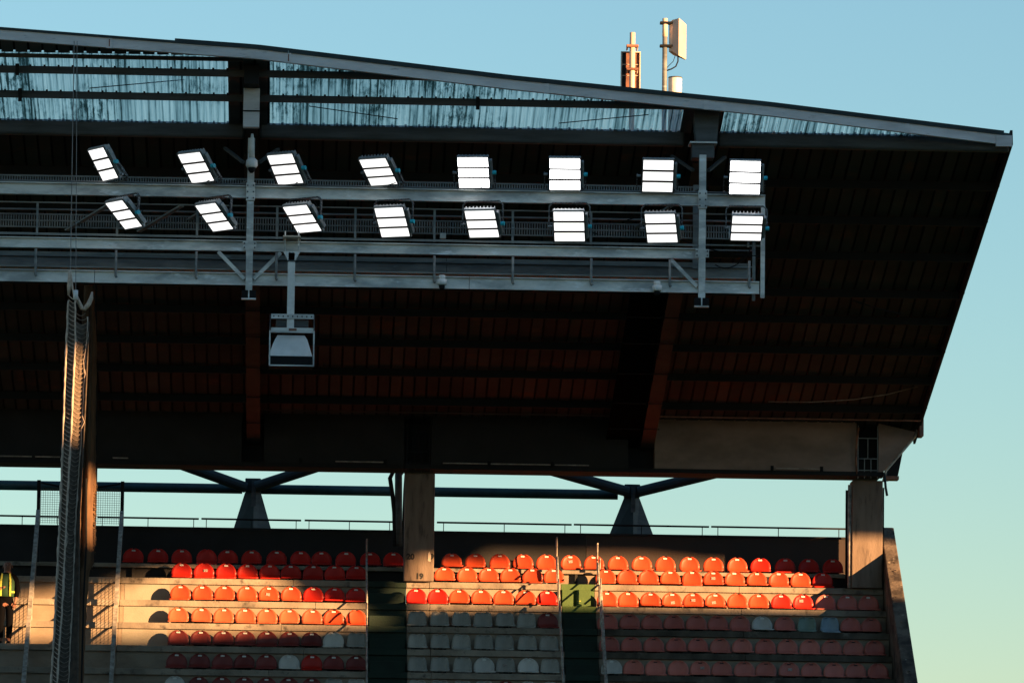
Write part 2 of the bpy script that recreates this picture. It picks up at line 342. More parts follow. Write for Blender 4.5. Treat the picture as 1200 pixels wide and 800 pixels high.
# roof trays and translucent sheets
P = .268; n = int((RX+9)/P)
RAF = (-1.04, 7.79)
for i in range(n+1):
    x = -9 + i*P; x1 = min(x+P, RX)
    if x1-x < .05: continue
    def strip(ya, yb, m, name):
        o = MB()
        if m == 'skylight':
            pr_ = [(x,0),(x+.045,0),(x+.06,.03),(x+.10,.03),(x+.115,0),(x1-.05,0),(x1-.035,.035),(x1,.035)]
            vs = [(a,y_,rz(y_,dz)) for y_ in (ya,yb) for a, dz in pr_]; k = len(pr_)
            vs = [(a_,b_,c_-.075) for a_,b_,c_ in vs]; return o.add(vs, [(j,j+1,j+1+k,j+k) for j in range(k-1)]).build(name, m, roof)
        w = x1-.045
        for (a, b, dz) in ((x, w, -.08), (w, x1, -.04)):
            o.add([(a,ya,rz(ya,dz)),(b,ya,rz(ya,dz)),(b,yb,rz(yb,dz)),(a,yb,rz(yb,dz)),(a,ya,rz(ya,dz+.04)),(b,ya,rz(ya,dz+.04)),(b,yb,rz(yb,dz+.04)),(a,yb,rz(yb,dz+.04))],
                  [(0,3,2,1),(4,5,6,7),(0,1,5,4),(1,2,6,5),(2,3,7,6),(3,0,4,7)])
        ob = o.build(name, m, roof); ob.data.materials.append(M['black'])  # seam lips black: the shadow in the joints put in as colour
        for p_ in ob.data.polygons:
            if p_.index >= 6: p_.material_index = 1
        return ob
    xm = (x+x1)/2; yf = max(fy(x), fy(x1))+.06
    clear = all(abs(xm-rx) > .36 for rx in RAF)
    if yf < 112.25: strip(yf, 112.25, 'steelgrey', 'roof_tray')
    ys = max(yf, 112.27)
    if clear and ys < 115.75: strip(ys, 115.75, 'skylight', 'translucent_sheet')
    elif ys < 115.75: strip(ys, 115.75, 'steelgrey', 'roof_tray')
    strip(115.77, 134.2, 'tray', 'roof_tray')
# sheet fixings along the purlins
# purlins
def xcut(Y, off=.12):        # where a purlin at depth Y meets the fascia
    for (a, b), (c, d) in zip(fpts, fpts[1:]):
        if b+off <= Y <= d+off: return a + (c-a)*(Y-off-b)/(d-b)
    return RX
for Y, h, w in ((112.92,.20,.07),(114.17,.20,.07)):
    xe = xcut(Y)
    cuts = [-9]+[c for c in RAF if c < xe]+[xe]
    for a, b in zip(cuts, cuts[1:]):
        a2 = a+(.14 if a > -9 else 0); b2 = b-(.14 if b in RAF else 0)
        z = rz(Y,-.085); h = .135
        MB().box(a2, b2, Y-w/2, Y-w/2+.012, z-h, z).box(a2, b2, Y-w/2+.013, Y+w/2, z-h, z-h+.012).build('purlin', 'purlin', roof)
MB().box(-9, -1.2, 112.28, 112.33, rz(112.3,-.16), rz(112.3,-.085)).build('purlin', 'purlin', roof)
for a, b in ((-9,-1.18),(-.9,7.45),(8.1,RX)):     # the big front tube beam
    z = rz(115.8,-.18); MB().box(a, b, 115.72, 115.92, z-.15, z+.16).build('edge_beam', 'steelgrey', roof, bevel=.05)
for Y in (118.13,120.13,122.19,124.42,126.04,127.98,129.86,131.79):
    z = rz(Y,-.085); h = .165
    cuts = [-9, RAF[0], RAF[1], RX]
    for a, b in zip(cuts, cuts[1:]):
        MB().box(a+.01, b-.01, Y-.04, Y-.025, z-h, z).box(a+.01, b-.01, Y-.024, Y+.07, z-h, z-h+.015).build('purlin', 'steeldark', roof)
# sheet clips hanging under the sheets on the purlins (small bolts)
b = MB()
for Y in (112.86,114.11):
    for i in range(n):
        x = -9+i*P*1.0+P
        if x < xcut(Y)-.1 and all(abs(x-r) > .4 for r in RAF): b.box(x-.03, x+.01, Y-.07, Y-.04, rz(Y)-.125, rz(Y)-.086)
tag(b.build('fixing_clip', 'steeldark', roof), None, None, None, 'stuff')
# hangers between the front purlins
for px_ in (22, 561): 
    q = at(px_, 110, 113.5).x
    b_ = MB()
    if px_ < 100: b_.box(q-.035, q+.035, 112.7, 112.76, rz(112.9)-.05-.25, rz(112.9)-.08)
    b_.box(q-.035, q+.035, 114.0, 114.06, rz(114.1)-.33, rz(114.1)-.08).build('sag_bracket', 'steeldark', roof)
# rafters
for i, X in enumerate(RAF):
    def off(Y, o): return (X, Y, rz(Y, o))
    y0 = 113.0 if i == 0 else 114.75
    dp = .62
    MB().prism([(X-.012,y0,rz(y0,-.01)),(X-.012,134.0,rz(134.0,-.01)),(X-.012,134.0,rz(134.0,-dp)),(X-.012,116.2,rz(116.2,-.50)),(X-.012,y0,rz(y0,-.22))], (.024,0,0)).build('rafter_web', 'steeldark', roof)
    MB().bar((X,116.2,rz(116.2,-.51)), (X,134.0,rz(134.0,-dp-.01)), .30, .025).build('rafter_flange', 'rafter', roof)
    MB().bar((X,y0,rz(y0,-.235)), (X,116.19,rz(116.19,-.51)), .24, .025).build('rafter_flange', 'steeldark', roof)
    for Y in (120.5,122.6,124.8,126.4,128.3,130.2,131.9,133.2):
        o_ = -.50-.12*(Y-116)/18-.055
        MB().bar((X-(.95 if i else .2),Y,rz(Y,o_)), (X+.19,Y,rz(Y,o_)), .03, .02).build('cable_strap', 'black', roof)
    if i:
        MB().bar((X-.56,119.5,rz(119.5,-.44)), (X-.56,134,rz(134,-.52)), .74, .06).build('cable_tray', 'mattblack', roof)  # plain even black without sheen
# rafter noses with their connection plates
q0 = at(286,104,113.2); q1 = at(306,150,113.2)
MB().box(-1.19,-.88,113.12,113.3,q1.z,q0.z).build('connection_plate', 'fascia', roof, bevel=.01)
MB().box(-1.20,-.87,113.10,113.11,q1.z+.30,q1.z+.325).build('plate_edge', 'steeldark', roof)
MB().box(-1.18,-.90,112.6,113.4,q0.z+.002,rz(113.0)-.02).build('rafter_nose', 'steeldark', roof)
MB().prism([(7.60,114.55,19.25),(7.99,114.55,19.25),(8.05,114.55,rz(114.6,-.03)),(7.55,114.55,rz(114.6,-.03))], (0,.5,0)).build('rafter_nose', 'steelgrey', roof)
MB().box(7.45,7.98,114.2,114.75,19.255,19.285).build('bearing_plate', 'galv', roof)
MB().box(7.50,7.93,114.28,114.7,18.98,19.253).build('nose_block', 'steelgrey', roof)
for X, z in ((-1.04,19.0),(7.71,19.0)):
    for s in (-1, 1):
        MB().bar((X+s*.15,114.9,z-.18), (X+s*.52,115.6,z+.20), .07, .05).build('knee_brace', 'steelgrey', roof)
# fascia in segments, jointed
jx = [-9, at(128,45,111.4).x, at(338,70,112.2).x, at(640,103,113.4).x, at(828,120,114.0).x, at(1063,155,115.0).x, 13.86]
for a, b in zip(jx, jx[1:]):
    xs = [a+.001] + [p[0] for p in fpts if a < p[0] < b] + [b-.001]
    m_ = MB()
    for u, v in zip(xs, xs[1:]):
        yu, yv = fy(u), fy(v); zu, zv = rz(yu), rz(yv)
        m_.add([(u,yu,zu-.26),(v,yv,zv-.26),(v,yv+.02,zv-.26),(u,yu+.02,zu-.26),(u,yu,zu-.075),(v,yv,zv-.075),(v,yv+.02,zv-.075),(u,yu+.02,zu-.075)],
               [(0,3,2,1),(4,5,6,7),(0,1,5,4),(1,2,6,5),(2,3,7,6),(3,0,4,7)])
        m_.add([(u,yu+.021,zu-.26),(v,yv+.021,zv-.26),(v,yv+.12,zv-.26),(u,yu+.12,zu-.26),(u,yu+.021,zu-.245),(v,yv+.021,zv-.245),(v,yv+.12,zv-.245),(u,yu+.12,zu-.245)],
               [(0,3,2,1),(4,5,6,7),(0,1,5,4),(1,2,6,5),(2,3,7,6),(3,0,4,7)])
    m_.build('fascia_segment', 'fascia', roof)
    m_ = MB()
    for u, v in zip(xs, xs[1:]):
        yu, yv = fy(u), fy(v); zu, zv = rz(yu), rz(yv)
        m_.add([(u,yu-.03,zu-.075),(v,yv-.03,zv-.075),(v,yv+.09,zv-.075),(u,yu+.09,zu-.075),(u,yu-.03,zu-.03),(v,yv-.03,zv-.03),(v,yv+.09,zv-.03),(u,yu+.09,zu-.03)],
               [(0,3,2,1),(4,5,6,7),(0,1,5,4),(1,2,6,5),(2,3,7,6),(3,0,4,7)])
    m_.build('cap_flashing', 'tealdark', roof)
    if a > -9:
        MB().box(a-.05, a+.05, fy(a)-.014, fy(a)-.001, rz(fy(a))-.27, rz(fy(a))-.08).build('joint_plate', 'fascia', roof)
        if a < 0: MB().box(a-.008, a+.012, fy(a)-.018, fy(a)-.0145, rz(fy(a))-.24, rz(fy(a))-.10).build('red_mark', 'antback', roof)
xs = [-2.49+ i*.27 for i in range(61)]
tp = MB()
for u in xs:          # raised sheet ends over the flashing
    if u+.2 < RX: tp.bar((u,fy(u)+.01,rz(fy(u))-.008), (u+.27,fy(u+.27)+.01,rz(fy(u+.27))-.008), .05, .04)
tp.build('sheet_end', 'tealdark', roof)
MB().box(13.55,13.87,115.52,115.62,rz(115.6)-.30,rz(115.6)-.08).build('corner_plate', 'fascia', roof)
# verge along the right edge
MB().bar((13.87,115.62,rz(115.62,-.10)), (13.87,133.9,rz(133.9,-.10)), .05, .30).build('verge_beam', 'steeldark', roof)
for Y in (118.3,120.3,124.5,128.2,131.9):
    MB().box(13.895,13.95,Y-.04,Y+.04,rz(Y)-.10,rz(Y)-.02).build('verge_clip', 'steeldark', roof)
MB().box(13.86,13.95,132.6,133.1,15.55,15.98).build('verge_flashing', 'antback', roof)  # sun on the flashing put in as orange-brown metal
# rear beam: bays of girder, cream at the right, black at the left
def zz(x,y): return at(x,y,133).z
ZBb, ZBt = 14.762, 15.86
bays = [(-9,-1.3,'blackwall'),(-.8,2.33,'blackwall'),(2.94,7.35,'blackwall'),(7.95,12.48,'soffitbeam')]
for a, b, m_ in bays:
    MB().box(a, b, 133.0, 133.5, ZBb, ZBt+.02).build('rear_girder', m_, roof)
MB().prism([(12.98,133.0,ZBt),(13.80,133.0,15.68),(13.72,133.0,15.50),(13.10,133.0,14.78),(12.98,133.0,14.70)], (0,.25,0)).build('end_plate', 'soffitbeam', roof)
MB().prism([(13.30,133.3,15.1),(13.62,133.3,15.6),(13.45,133.3,14.72),(13.20,133.3,14.68)], (0,1.2,0)).build('soffit_wedge', 'steeldark', roof)
MB().box(13.14,13.46,133.2,133.6,14.62,14.70).build('bracket_plate', 'antback', roof)
MB().tube([(13.84,132.95,15.72),(13.80,132.9,15.58),(13.13,132.9,14.78),(13.10,132.9,14.62)], .03).build('drain_pipe', 'rail', roof, smooth=True)
MB().tube([(13.10,132.88,14.72),(13.13,132.88,14.40),(13.16,132.86,14.22)], .028).build('drain_spout', 'tealdark', roof, smooth=True)
for a, b in ((-9,-1.25),(-1.24,2.33),(2.34,7.45),(7.46,13.1)):
    MB().box(a, b, 132.96, 133.5, 14.665, 14.76).build('bottom_flange', 'steeldark', roof)
for a, b in ((0,37),(41,70),(132,150),(393,451),(519,571),(575,645),(650,690),(908,962)):
    MB().box(at(a,545,133).x, at(b,545,133).x, 132.94, 132.99, 14.79, 14.815).build('gutter_strip', 'gutter', roof)
for x in (352,451,573,647,905,963): 
    q = at(x,550,132.9).x; MB().box(q-.035, q+.035, 132.93, 132.955, 14.74, 14.86).build('flange_clamp', 'black', roof)
MB().box(7.98,RX,132.2,132.22,15.83,15.86).build('trim_strip', 'antback', roof)
MB().box(-.8,7.4,132.2,132.22,15.83,15.86).build('trim_strip', 'rafter', roof)
MB().box(-9,13.05,133.52,134.1,14.668,15.78).build('rear_closure', 'blackwall', roof)
# cages over the columns
def cage(x0, x1, mm, label):
    t = thing('column_cage', label, 'cage', ((x0+x1)/2,133.1,14.62))
    z0, z1, z2, z3 = 14.62, 14.80, 15.06, 15.52; y = 133.02; w = .022
    for x in (x0, x1): MB().box(x-w/2, x+w/2, y, y+w, z0, ZBt-.05).build('upright', mm, t)
    for z in (z1, z2, z3): MB().box(x0+.012, x1-.012, y, y+w, z-.01, z+.01).build('cross_bar', mm, t)
    xm = (x0+x1)/2
    MB().box(xm-.009, xm+.009, y, y+w, z2+.011, z3-.011).build('mid_bar', mm, t)
    for f in (.33,.66):
        x = x0+(x1-x0)*f
        MB().box(x-.009, x+.009, y, y+w, z1+.011, z2-.011).build('mid_bar', mm, t)
        MB().box(x-.009, x+.009, y, y+w, z0, z1-.011).build('mid_bar', mm, t)
    return t
cage(12.52,12.96,'galvdark','small barred cage between the right column and the roof girder')
cage(2.40,2.90,'steeldark','dark barred cage on top of the numbered column')
MB_ = MB().tube([(12.49,132.98,14.7),(12.47,132.96,15.0),(12.48,132.95,15.4),(12.52,132.95,15.75)], .022)  # red light on the cage side put in as a coloured cable
tag(MB_.build('lit_cable', 'antback', smooth=True), 'reddish cable standing for the lit left side of the right column cage', 'cable')

# ------------------------------------------------------------------ pylons, struts, tube
def pylon(X, lab, wb=.76):
    t = thing('roof_pylon', lab, 'roof support', (X,136.9,12.5))
    zb_, zt = 12.5, 14.45; Y = 136.9
    wt = .18
    s_ = .45
    L0, L1, F0, F1 = (X-wb,Y,zb_), (X-wt,Y,zt), (X+.03,Y-.62,zb_), (X+.02,Y-.2,zt)
    R0, R1 = (X+wb,Y,zb_), (X+wt,Y,zt); K0, K1 = (X,Y+.5,zb_), (X,Y+.15,zt)
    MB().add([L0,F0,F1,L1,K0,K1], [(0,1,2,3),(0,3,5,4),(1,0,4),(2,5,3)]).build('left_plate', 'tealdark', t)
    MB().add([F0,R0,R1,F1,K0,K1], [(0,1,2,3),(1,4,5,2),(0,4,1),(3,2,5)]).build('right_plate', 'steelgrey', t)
    MB().box(X-.18,X+.18,Y-.25,Y+.15,zt,14.75).build('neck', 'tealdark', t, bevel=.02)
    MB().bar((X+.02,Y-.28,zt-.35),(X+.02,Y-.28,zt+.25),.10,.03).build('neck_plate','steelgrey',t)
    return t
pylon(-1.06, 'dark teal tapered steel pylon behind the left block, under the first rafter')
pylon(7.66, 'dark teal tapered steel pylon behind the right block, under the second rafter', .93)
def strut(a, b, label):
    t = MB().tube([a, b], .125, 12).build('raking_strut', 'tealdark', smooth=False)
    return tag(t, label, 'strut')
strut(at(200,539.5,136.1), at(288,571,136.6), 'dark raking tube from left pylon up to the girder on its left')
strut(at(300,570,136.6), at(392,540,136.1), 'dark raking tube from left pylon up to the girder on its right')
strut(at(618,543,136.1), at(736,576,136.6), 'dark raking tube from right pylon up to the girder on its left')
strut(at(748,576,136.6), at(884,543,136.1), 'dark raking tube from right pylon up to the girder on its right')
for a, b, lab in ((-30,284,'teal tie tube behind the wall, left of the left pylon'),(304,458,'teal tie tube between the left pylon and the drain pipes'),(505,724,'teal tie tube between the numbered column and the right pylon')):
    xa, xb = at(a,570,137.0).x, at(b,570,137.0).x
    tag(MB().tube([(xa,137.0,14.53),(xb,137.0,14.53)], .112, 14).build('tie_tube', 'teal', smooth=True), lab, 'tube')
# drain pipes by the numbered column
for pts, r, lab, m_ in (([(459,540),(461,552),(457,560),(460,580),(462,600),(463,640)], .05, 'thin dark drain pipe, the left one beside the numbered column', 'steeldark'),
                    ([(478,535),(474,545),(467,556),(467,580),(467,610),(468,640)], .085, 'thick dark drain pipe with a bent rusty top beside the numbered column', 'steelgrey'),
                    ([(476,548),(474,575),(473,600),(472.5,640)], .03, 'narrow black conduit next to the numbered column', 'steeldark')):
    tag(MB().tube([at(x,y,135.0) for x, y in pts], r, 10).build('drain_pipe', m_, smooth=True), lab, 'pipe')

# ------------------------------------------------------------------ rails on the back wall
segs = [(-20,72,'furthest left, behind the nets'),(114,233,'between the mesh screen and the left pylon'),(236,353,'in front of the left pylon'),(357,462,'left of the drain pipes'),
        (512,670,'right of the numbered column'),(672.5,831,'in front of the right pylon'),(833.5,991,'left of the right end column')]
for a, b, lab in segs:
    xa, xb = at(a,608,135.6).x, at(b,608,135.6).x
    t = thing('wall_rail', 'thin black guard rail on the back wall, '+lab, 'guard rail', ((xa+xb)/2,135.6,13.5), 'guard rails along the back wall')
    MB().tube([(xa,135.6,13.705),(xb,135.6,13.70)], .022, 6).build('top_rail', 'black', t, smooth=True)
    for f in ((.05,.5,.95)):
        x = xa+(xb-xa)*f; MB().box(x-.009,x+.009,135.59,135.61,13.50,13.69).build('post', 'black', t)

# ------------------------------------------------------------------ screens and sector fences on the left
def sector_fence(px, lab, m_='rail'):
    X = at(px,600,135).x
    t = thing('sector_fence', lab, 'fence', (X,134,Z1), 'raking sector fences')
    MB().box(X-.04, X+.04, 134.96, 135.04, ZT, 14.47).build('end_post', 'steeldark', t)
    top = lambda Y: 13.75-(134.9-Y)*.768
    MB().bar((X,134.9,top(134.9)),(X,126.5,top(126.5)),.09,.10).build('top_rail', m_, t)
    MB().bar((X,134.9,top(134.9)-.55),(X,126.5,top(126.5)-.55),.04,.04).build('mid_rail', m_, t)
    for k in range(1, 10):
        y, z = tier_y(k)+.3, tier_z(k)
        MB().box(X-.03, X+.03, y-.03, y+.03, z, top(y)-.03).build('post', m_, t)
    k = 0
    mb = MB(); y = 134.8
    while y > 126.8:
        zt_ = top(y)-.03; mb.box(X-.003, X+.003, y-.003, y+.003, zt_-.95, zt_); y -= .07
    for j in range(14):
        d = .05+.07*j; mb.bar((X,134.88,top(134.88)-d),(X,126.6,top(126.6)-d),.005,.005)
    o = mb.build('mesh_infill', m_, t); o['kind'] = 'stuff'
    return t
sector_fence(143, 'raking mesh fence running down the steps right of the hanging net')
sector_fence(45, 'raking mesh fence running down the steps beside the steward')
sc = thing('mesh_screen', 'square wire mesh screen standing on the wall behind the hanging net', 'screen', (-4.9,135.1,13.5))
xa, xb = at(45,600,135.1).x+.05, at(143,600,135.1).x-.05
MB().tube([(xa,135.1,14.42),(xa+.5,135.1,14.33),((xa+xb)/2,135.1,14.30),(xb-.5,135.1,14.34),(xb,135.1,14.42)], .022, 6).build('top_bar', 'black', sc, smooth=True)
wm = MB(); x = xa
while x < xb: wm.box(x-.004,x+.004,135.1,135.108,13.5,14.31); x += .052
z = 13.52
while z < 14.32: wm.box(xa,xb,135.11,135.118,z-.004,z+.004); z += .052
tag(wm.build('wire_mesh', 'meshwire', sc), None, None, None, 'stuff')

# ------------------------------------------------------------------ stair handrails
def handrail(pa, pb, posts, lab, r=.022, m_='rail'):
    xt = at(pa[0],pa[1],134.0)
    X = xt.x; zt = xt.z; sl_ = .765
    t = thing('stair_handrail', lab, 'handrail', (X,134,Z1), 'handrails along the green stairs')
    z = lambda Y: zt-.22-(134.0-Y)*sl_
    MB().tube([(X,134.0,ZT),(X,134.0,zt-.02),(X,133.9,zt)], r, 6).build('end_post', m_, t, smooth=True)
    for k in range(1, 9):
        y = tier_y(k)+.12
        MB().tube([(X,y,tier_z(k)),(X,y,z(y)+.05)], r, 6).build('post', m_, t, smooth=True)
        MB().tube([(X,y,z(y)+.05),(X,y-DY+.08,z(y)+.05-DY*.77)], r*.9, 6).build('rail_length', m_, t, smooth=True)
    return t
handrail((430,632), None, None, 'thin pale handrail on the left side of the dark green stair')
handrail((652.5,630), None, None, 'steel handrail on the left side of the sunlit green stair')
handrail((700,637), None, None, 'steel handrail on the right side of the sunlit green stair')
b = handrail((703,655), None, None, 'shorter inner steel handrail on the right side of the sunlit green stair')

# ------------------------------------------------------------------ seats
def seat_mesh(name, m, kind):
    b = MB(); nu, prof = 8, []
    # profile (y,z,halfwidth): pan lip -> pan -> bend -> back top.  y towards the pitch is negative
    if kind == 'round':
        prof = [(-.36,.035,.215),(-.35,.065,.235),(-.20,.045,.232),(-.04,.05,.228),(.0,.085,.226),(.02,.15,.232),(.030,.21,.224),(.038,.26,.205),(.044,.30,.176),(.049,.335,.134),(.052,.357,.088),(.053,.368,.035)]
        wing = .035
    else:
        prof = [(-.34,.03,.19),(-.33,.06,.215),(-.20,.05,.215),(-.04,.055,.212),(.0,.09,.208),(.025,.16,.202),(.04,.24,.192),(.05,.30,.178),(.056,.335,.160),(.06,.355,.135),(.061,.362,.08)]
        wing = .075
    vs = []
    for (y, z, w) in prof:
        up = min(1, max(0, (z-.07)/.08))
        for j in range(nu+1):
            u = -1+2*j/nu
            yy = y - wing*u*u*up + .012*(1-u*u)*(1-up)*0
            zz_ = z + (.03*u*u*(1-up) if y > -.3 else 0)
            vs.append((u*w, yy, zz_))
    fs = [(i*(nu+1)+j, i*(nu+1)+j+1, (i+1)*(nu+1)+j+1, (i+1)*(nu+1)+j) for i in range(len(prof)-1) for j in range(nu)]
    me = bpy.data.meshes.new(name); me.from_pydata(vs, [], fs)
    bm = bmesh.new(); bm.from_mesh(me); bmesh.ops.recalc_face_normals(bm, faces=bm.faces)
    bmesh.ops.solidify(bm, geom=bm.faces[:], thickness=.014)
    bmesh.ops.recalc_face_normals(bm, faces=bm.faces)
    # ribs at the back and the slot boss
    bm.to_mesh(me); bm.free(); me.materials.append(M[m])
    me.polygons.foreach_set('use_smooth', [True]*len(me.polygons)); return me
SM = {}
def seat_shell(col, kind):
    key = (col, kind)
    if key not in SM: SM[key] = seat_mesh('seat', 'seat '+col, kind)
    return SM[key]
foot_me = MB().box(-.05,.05,-.22,-.02,0,.042).box(-.14,.14,-.04,.0,.0,.06).mesh('mounting', 'steeldark')
plate_me = MB().box(-.042,.042,0,.004,0,.034).mesh('number_plate', 'plate')
dark_plate_me = MB().box(-.04,.04,0,.004,0,.022).mesh('handle_slot', 'steeldark')
stick_me = MB().box(-.045,.045,0,.003,-.03,.03).mesh('sticker', 'sticker')
ORD = ['first','second','third','fourth','fifth','sixth','seventh','eighth','ninth','tenth','eleventh','twelfth','thirteenth','fourteenth']
ROWN = ['top row','second row','third row','fourth row','fifth row','sixth row','seventh row','eighth row']
def put_seat(x, k, col, kind, plate, label, grp, stick=None, dim=False):
    if k == 0: y, z = YT+.42, ZT
    else: y, z = tier_y(k)+.44, tier_z(k)
    s = bpy.data.objects.new('stadium_seat', seat_shell(col, kind)); S.collection.objects.link(s)
    s.location = (x, y, z); s.rotation_euler = (R(random.uniform(-3,3)), R(random.uniform(-1,1)), R(random.uniform(-4,4)))
    tag(s, label, 'seat', grp)
    f = bpy.data.objects.new('mounting', foot_me); S.collection.objects.link(f); f.parent = s
    if plate == 1:
        p = bpy.data.objects.new('number_plate', plate_me); S.collection.objects.link(p); p.parent = s; p.location = (random.uniform(-.01,.01), .022, .312); p.rotation_euler = (R(-8),0,0)
    elif plate == 2:
        p = bpy.data.objects.new('handle_slot', dark_plate_me); S.collection.objects.link(p); p.parent = s; p.location = (0, .024, .318); p.rotation_euler = (R(-8),0,0)
    if stick:
        p = bpy.data.objects.new('sticker', stick_me); S.collection.objects.link(p); p.parent = s; p.location = (stick[0], .010, stick[1]); p.rotation_euler = (R(-4),R(random.uniform(-12,12)),0)
# measured seat centres (photo x) per row and block, with colour codes
CC = {'b':'bright red','r':'red','o':'orange red','f':'faded orange','m':'faded maroon','d':'dark maroon','u':'dusty maroon','g':'dark grey','p':'pale grey','c':'blue grey','e':'green grey'}
ROWS = {
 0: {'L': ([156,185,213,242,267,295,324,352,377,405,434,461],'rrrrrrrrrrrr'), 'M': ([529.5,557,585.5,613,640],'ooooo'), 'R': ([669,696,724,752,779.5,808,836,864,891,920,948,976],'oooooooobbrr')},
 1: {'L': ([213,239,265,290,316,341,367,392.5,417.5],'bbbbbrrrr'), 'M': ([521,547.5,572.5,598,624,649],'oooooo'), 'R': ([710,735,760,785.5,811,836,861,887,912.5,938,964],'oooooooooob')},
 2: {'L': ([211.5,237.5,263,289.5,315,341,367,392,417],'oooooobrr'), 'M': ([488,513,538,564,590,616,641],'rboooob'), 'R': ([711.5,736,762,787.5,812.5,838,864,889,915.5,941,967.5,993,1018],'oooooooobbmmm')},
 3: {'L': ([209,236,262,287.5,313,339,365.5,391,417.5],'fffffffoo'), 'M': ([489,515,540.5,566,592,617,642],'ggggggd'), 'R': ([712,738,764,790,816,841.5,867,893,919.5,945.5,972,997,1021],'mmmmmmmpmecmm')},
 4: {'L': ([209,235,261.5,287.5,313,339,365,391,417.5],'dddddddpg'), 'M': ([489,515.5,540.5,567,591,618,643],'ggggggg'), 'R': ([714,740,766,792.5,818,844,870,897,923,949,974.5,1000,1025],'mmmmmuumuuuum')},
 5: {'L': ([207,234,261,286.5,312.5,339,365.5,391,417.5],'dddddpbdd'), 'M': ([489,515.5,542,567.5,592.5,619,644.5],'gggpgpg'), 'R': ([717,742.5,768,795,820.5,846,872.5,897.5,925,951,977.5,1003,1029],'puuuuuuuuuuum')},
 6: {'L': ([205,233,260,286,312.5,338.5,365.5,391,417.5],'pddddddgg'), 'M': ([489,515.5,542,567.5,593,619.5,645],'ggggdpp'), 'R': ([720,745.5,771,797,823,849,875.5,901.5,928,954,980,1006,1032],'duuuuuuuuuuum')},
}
random.seed(11)
BN = {'L':'left block','M':'middle block','R':'right block'}
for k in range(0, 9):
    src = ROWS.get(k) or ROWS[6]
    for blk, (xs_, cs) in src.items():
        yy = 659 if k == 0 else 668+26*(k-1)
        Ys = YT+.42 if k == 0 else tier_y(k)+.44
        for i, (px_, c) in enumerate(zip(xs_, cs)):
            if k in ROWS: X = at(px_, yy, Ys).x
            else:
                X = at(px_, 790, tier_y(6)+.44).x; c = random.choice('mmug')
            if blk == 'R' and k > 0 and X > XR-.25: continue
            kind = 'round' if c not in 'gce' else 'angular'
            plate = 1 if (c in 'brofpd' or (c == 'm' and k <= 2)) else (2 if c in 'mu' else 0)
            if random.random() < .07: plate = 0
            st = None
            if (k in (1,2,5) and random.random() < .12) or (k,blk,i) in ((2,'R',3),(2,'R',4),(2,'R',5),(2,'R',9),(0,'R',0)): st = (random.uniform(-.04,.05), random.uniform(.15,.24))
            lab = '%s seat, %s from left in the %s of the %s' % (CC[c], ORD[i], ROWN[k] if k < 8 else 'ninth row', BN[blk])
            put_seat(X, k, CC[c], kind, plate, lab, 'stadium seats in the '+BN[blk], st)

# ------------------------------------------------------------------ lighting gantry
GF, GR = 114.0, 115.4
gan = thing('lighting_gantry', 'galvanised steel lighting gantry with walkway hung under the roof front', 'gantry', (0,114.7,16.3))
xE = 8.90
ztop = (17.99, 18.225)
for a, b in ((-9,-1.09),(-.97,7.62),(7.75,xE)):
    MB().ibeam((a,GF,(ztop[0]+ztop[1])/2),(b,GF,(ztop[0]+ztop[1])/2), .14, .235).build('top_beam', 'galv', gan)
MB().tube([(-9,GF-.03,ztop[1]+.035),(xE-.3,GF-.03,ztop[1]+.035)], .012, 5).build('cable_run', 'wire', gan)
for a, b in ((-9,-1.09),(-.97,7.62)):
    MB().ibeam((a,GF,17.06),(b,GF,17.06), .13, .205).build('middle_beam', 'galv', gan)
for a, b in ((-9,-4.0),(-3.99,-1.09),(-.97,3.2),(3.21,7.62),(7.75,xE-.1)):
    MB().box(a,b,GF,GF+.012,16.31,16.54).box(a,b,GF-.05,GF,16.52,16.54).box(a,b,GF-.05,GF,16.30,16.318).build('bottom_channel', 'galv', gan)
for a, b in ((-9,2.8),(2.81,8.7)):
    MB().box(a,b,GR,GR+.012,16.70,16.99).box(a,b,GR-.07,GR,16.98,17.0).box(a,b,GR-.06,GR,16.70,16.72).build('rear_channel', 'galvdark', gan)
    MB().box(a,b,GR+.3,GR+.36,17.02,17.12).build('rear_pipe', 'galvdark', gan)
MB().box(-9,8.7,GF+.05,GR-.02,16.60,16.625).build('walkway_deck', 'galvdark', gan)
MB().box(-9,8.85,GR+.05,GR+.1,17.9,17.93).build('handrail', 'galvdark', gan)
MB().box(-9,8.85,GF+.25,GF+.28,17.26,17.29).build('toe_rail', 'galvdark', gan)
MB().box(-9,7.65,GF-.02,GF+.0,17.21,17.235).build('conduit', 'galvdark', gan)
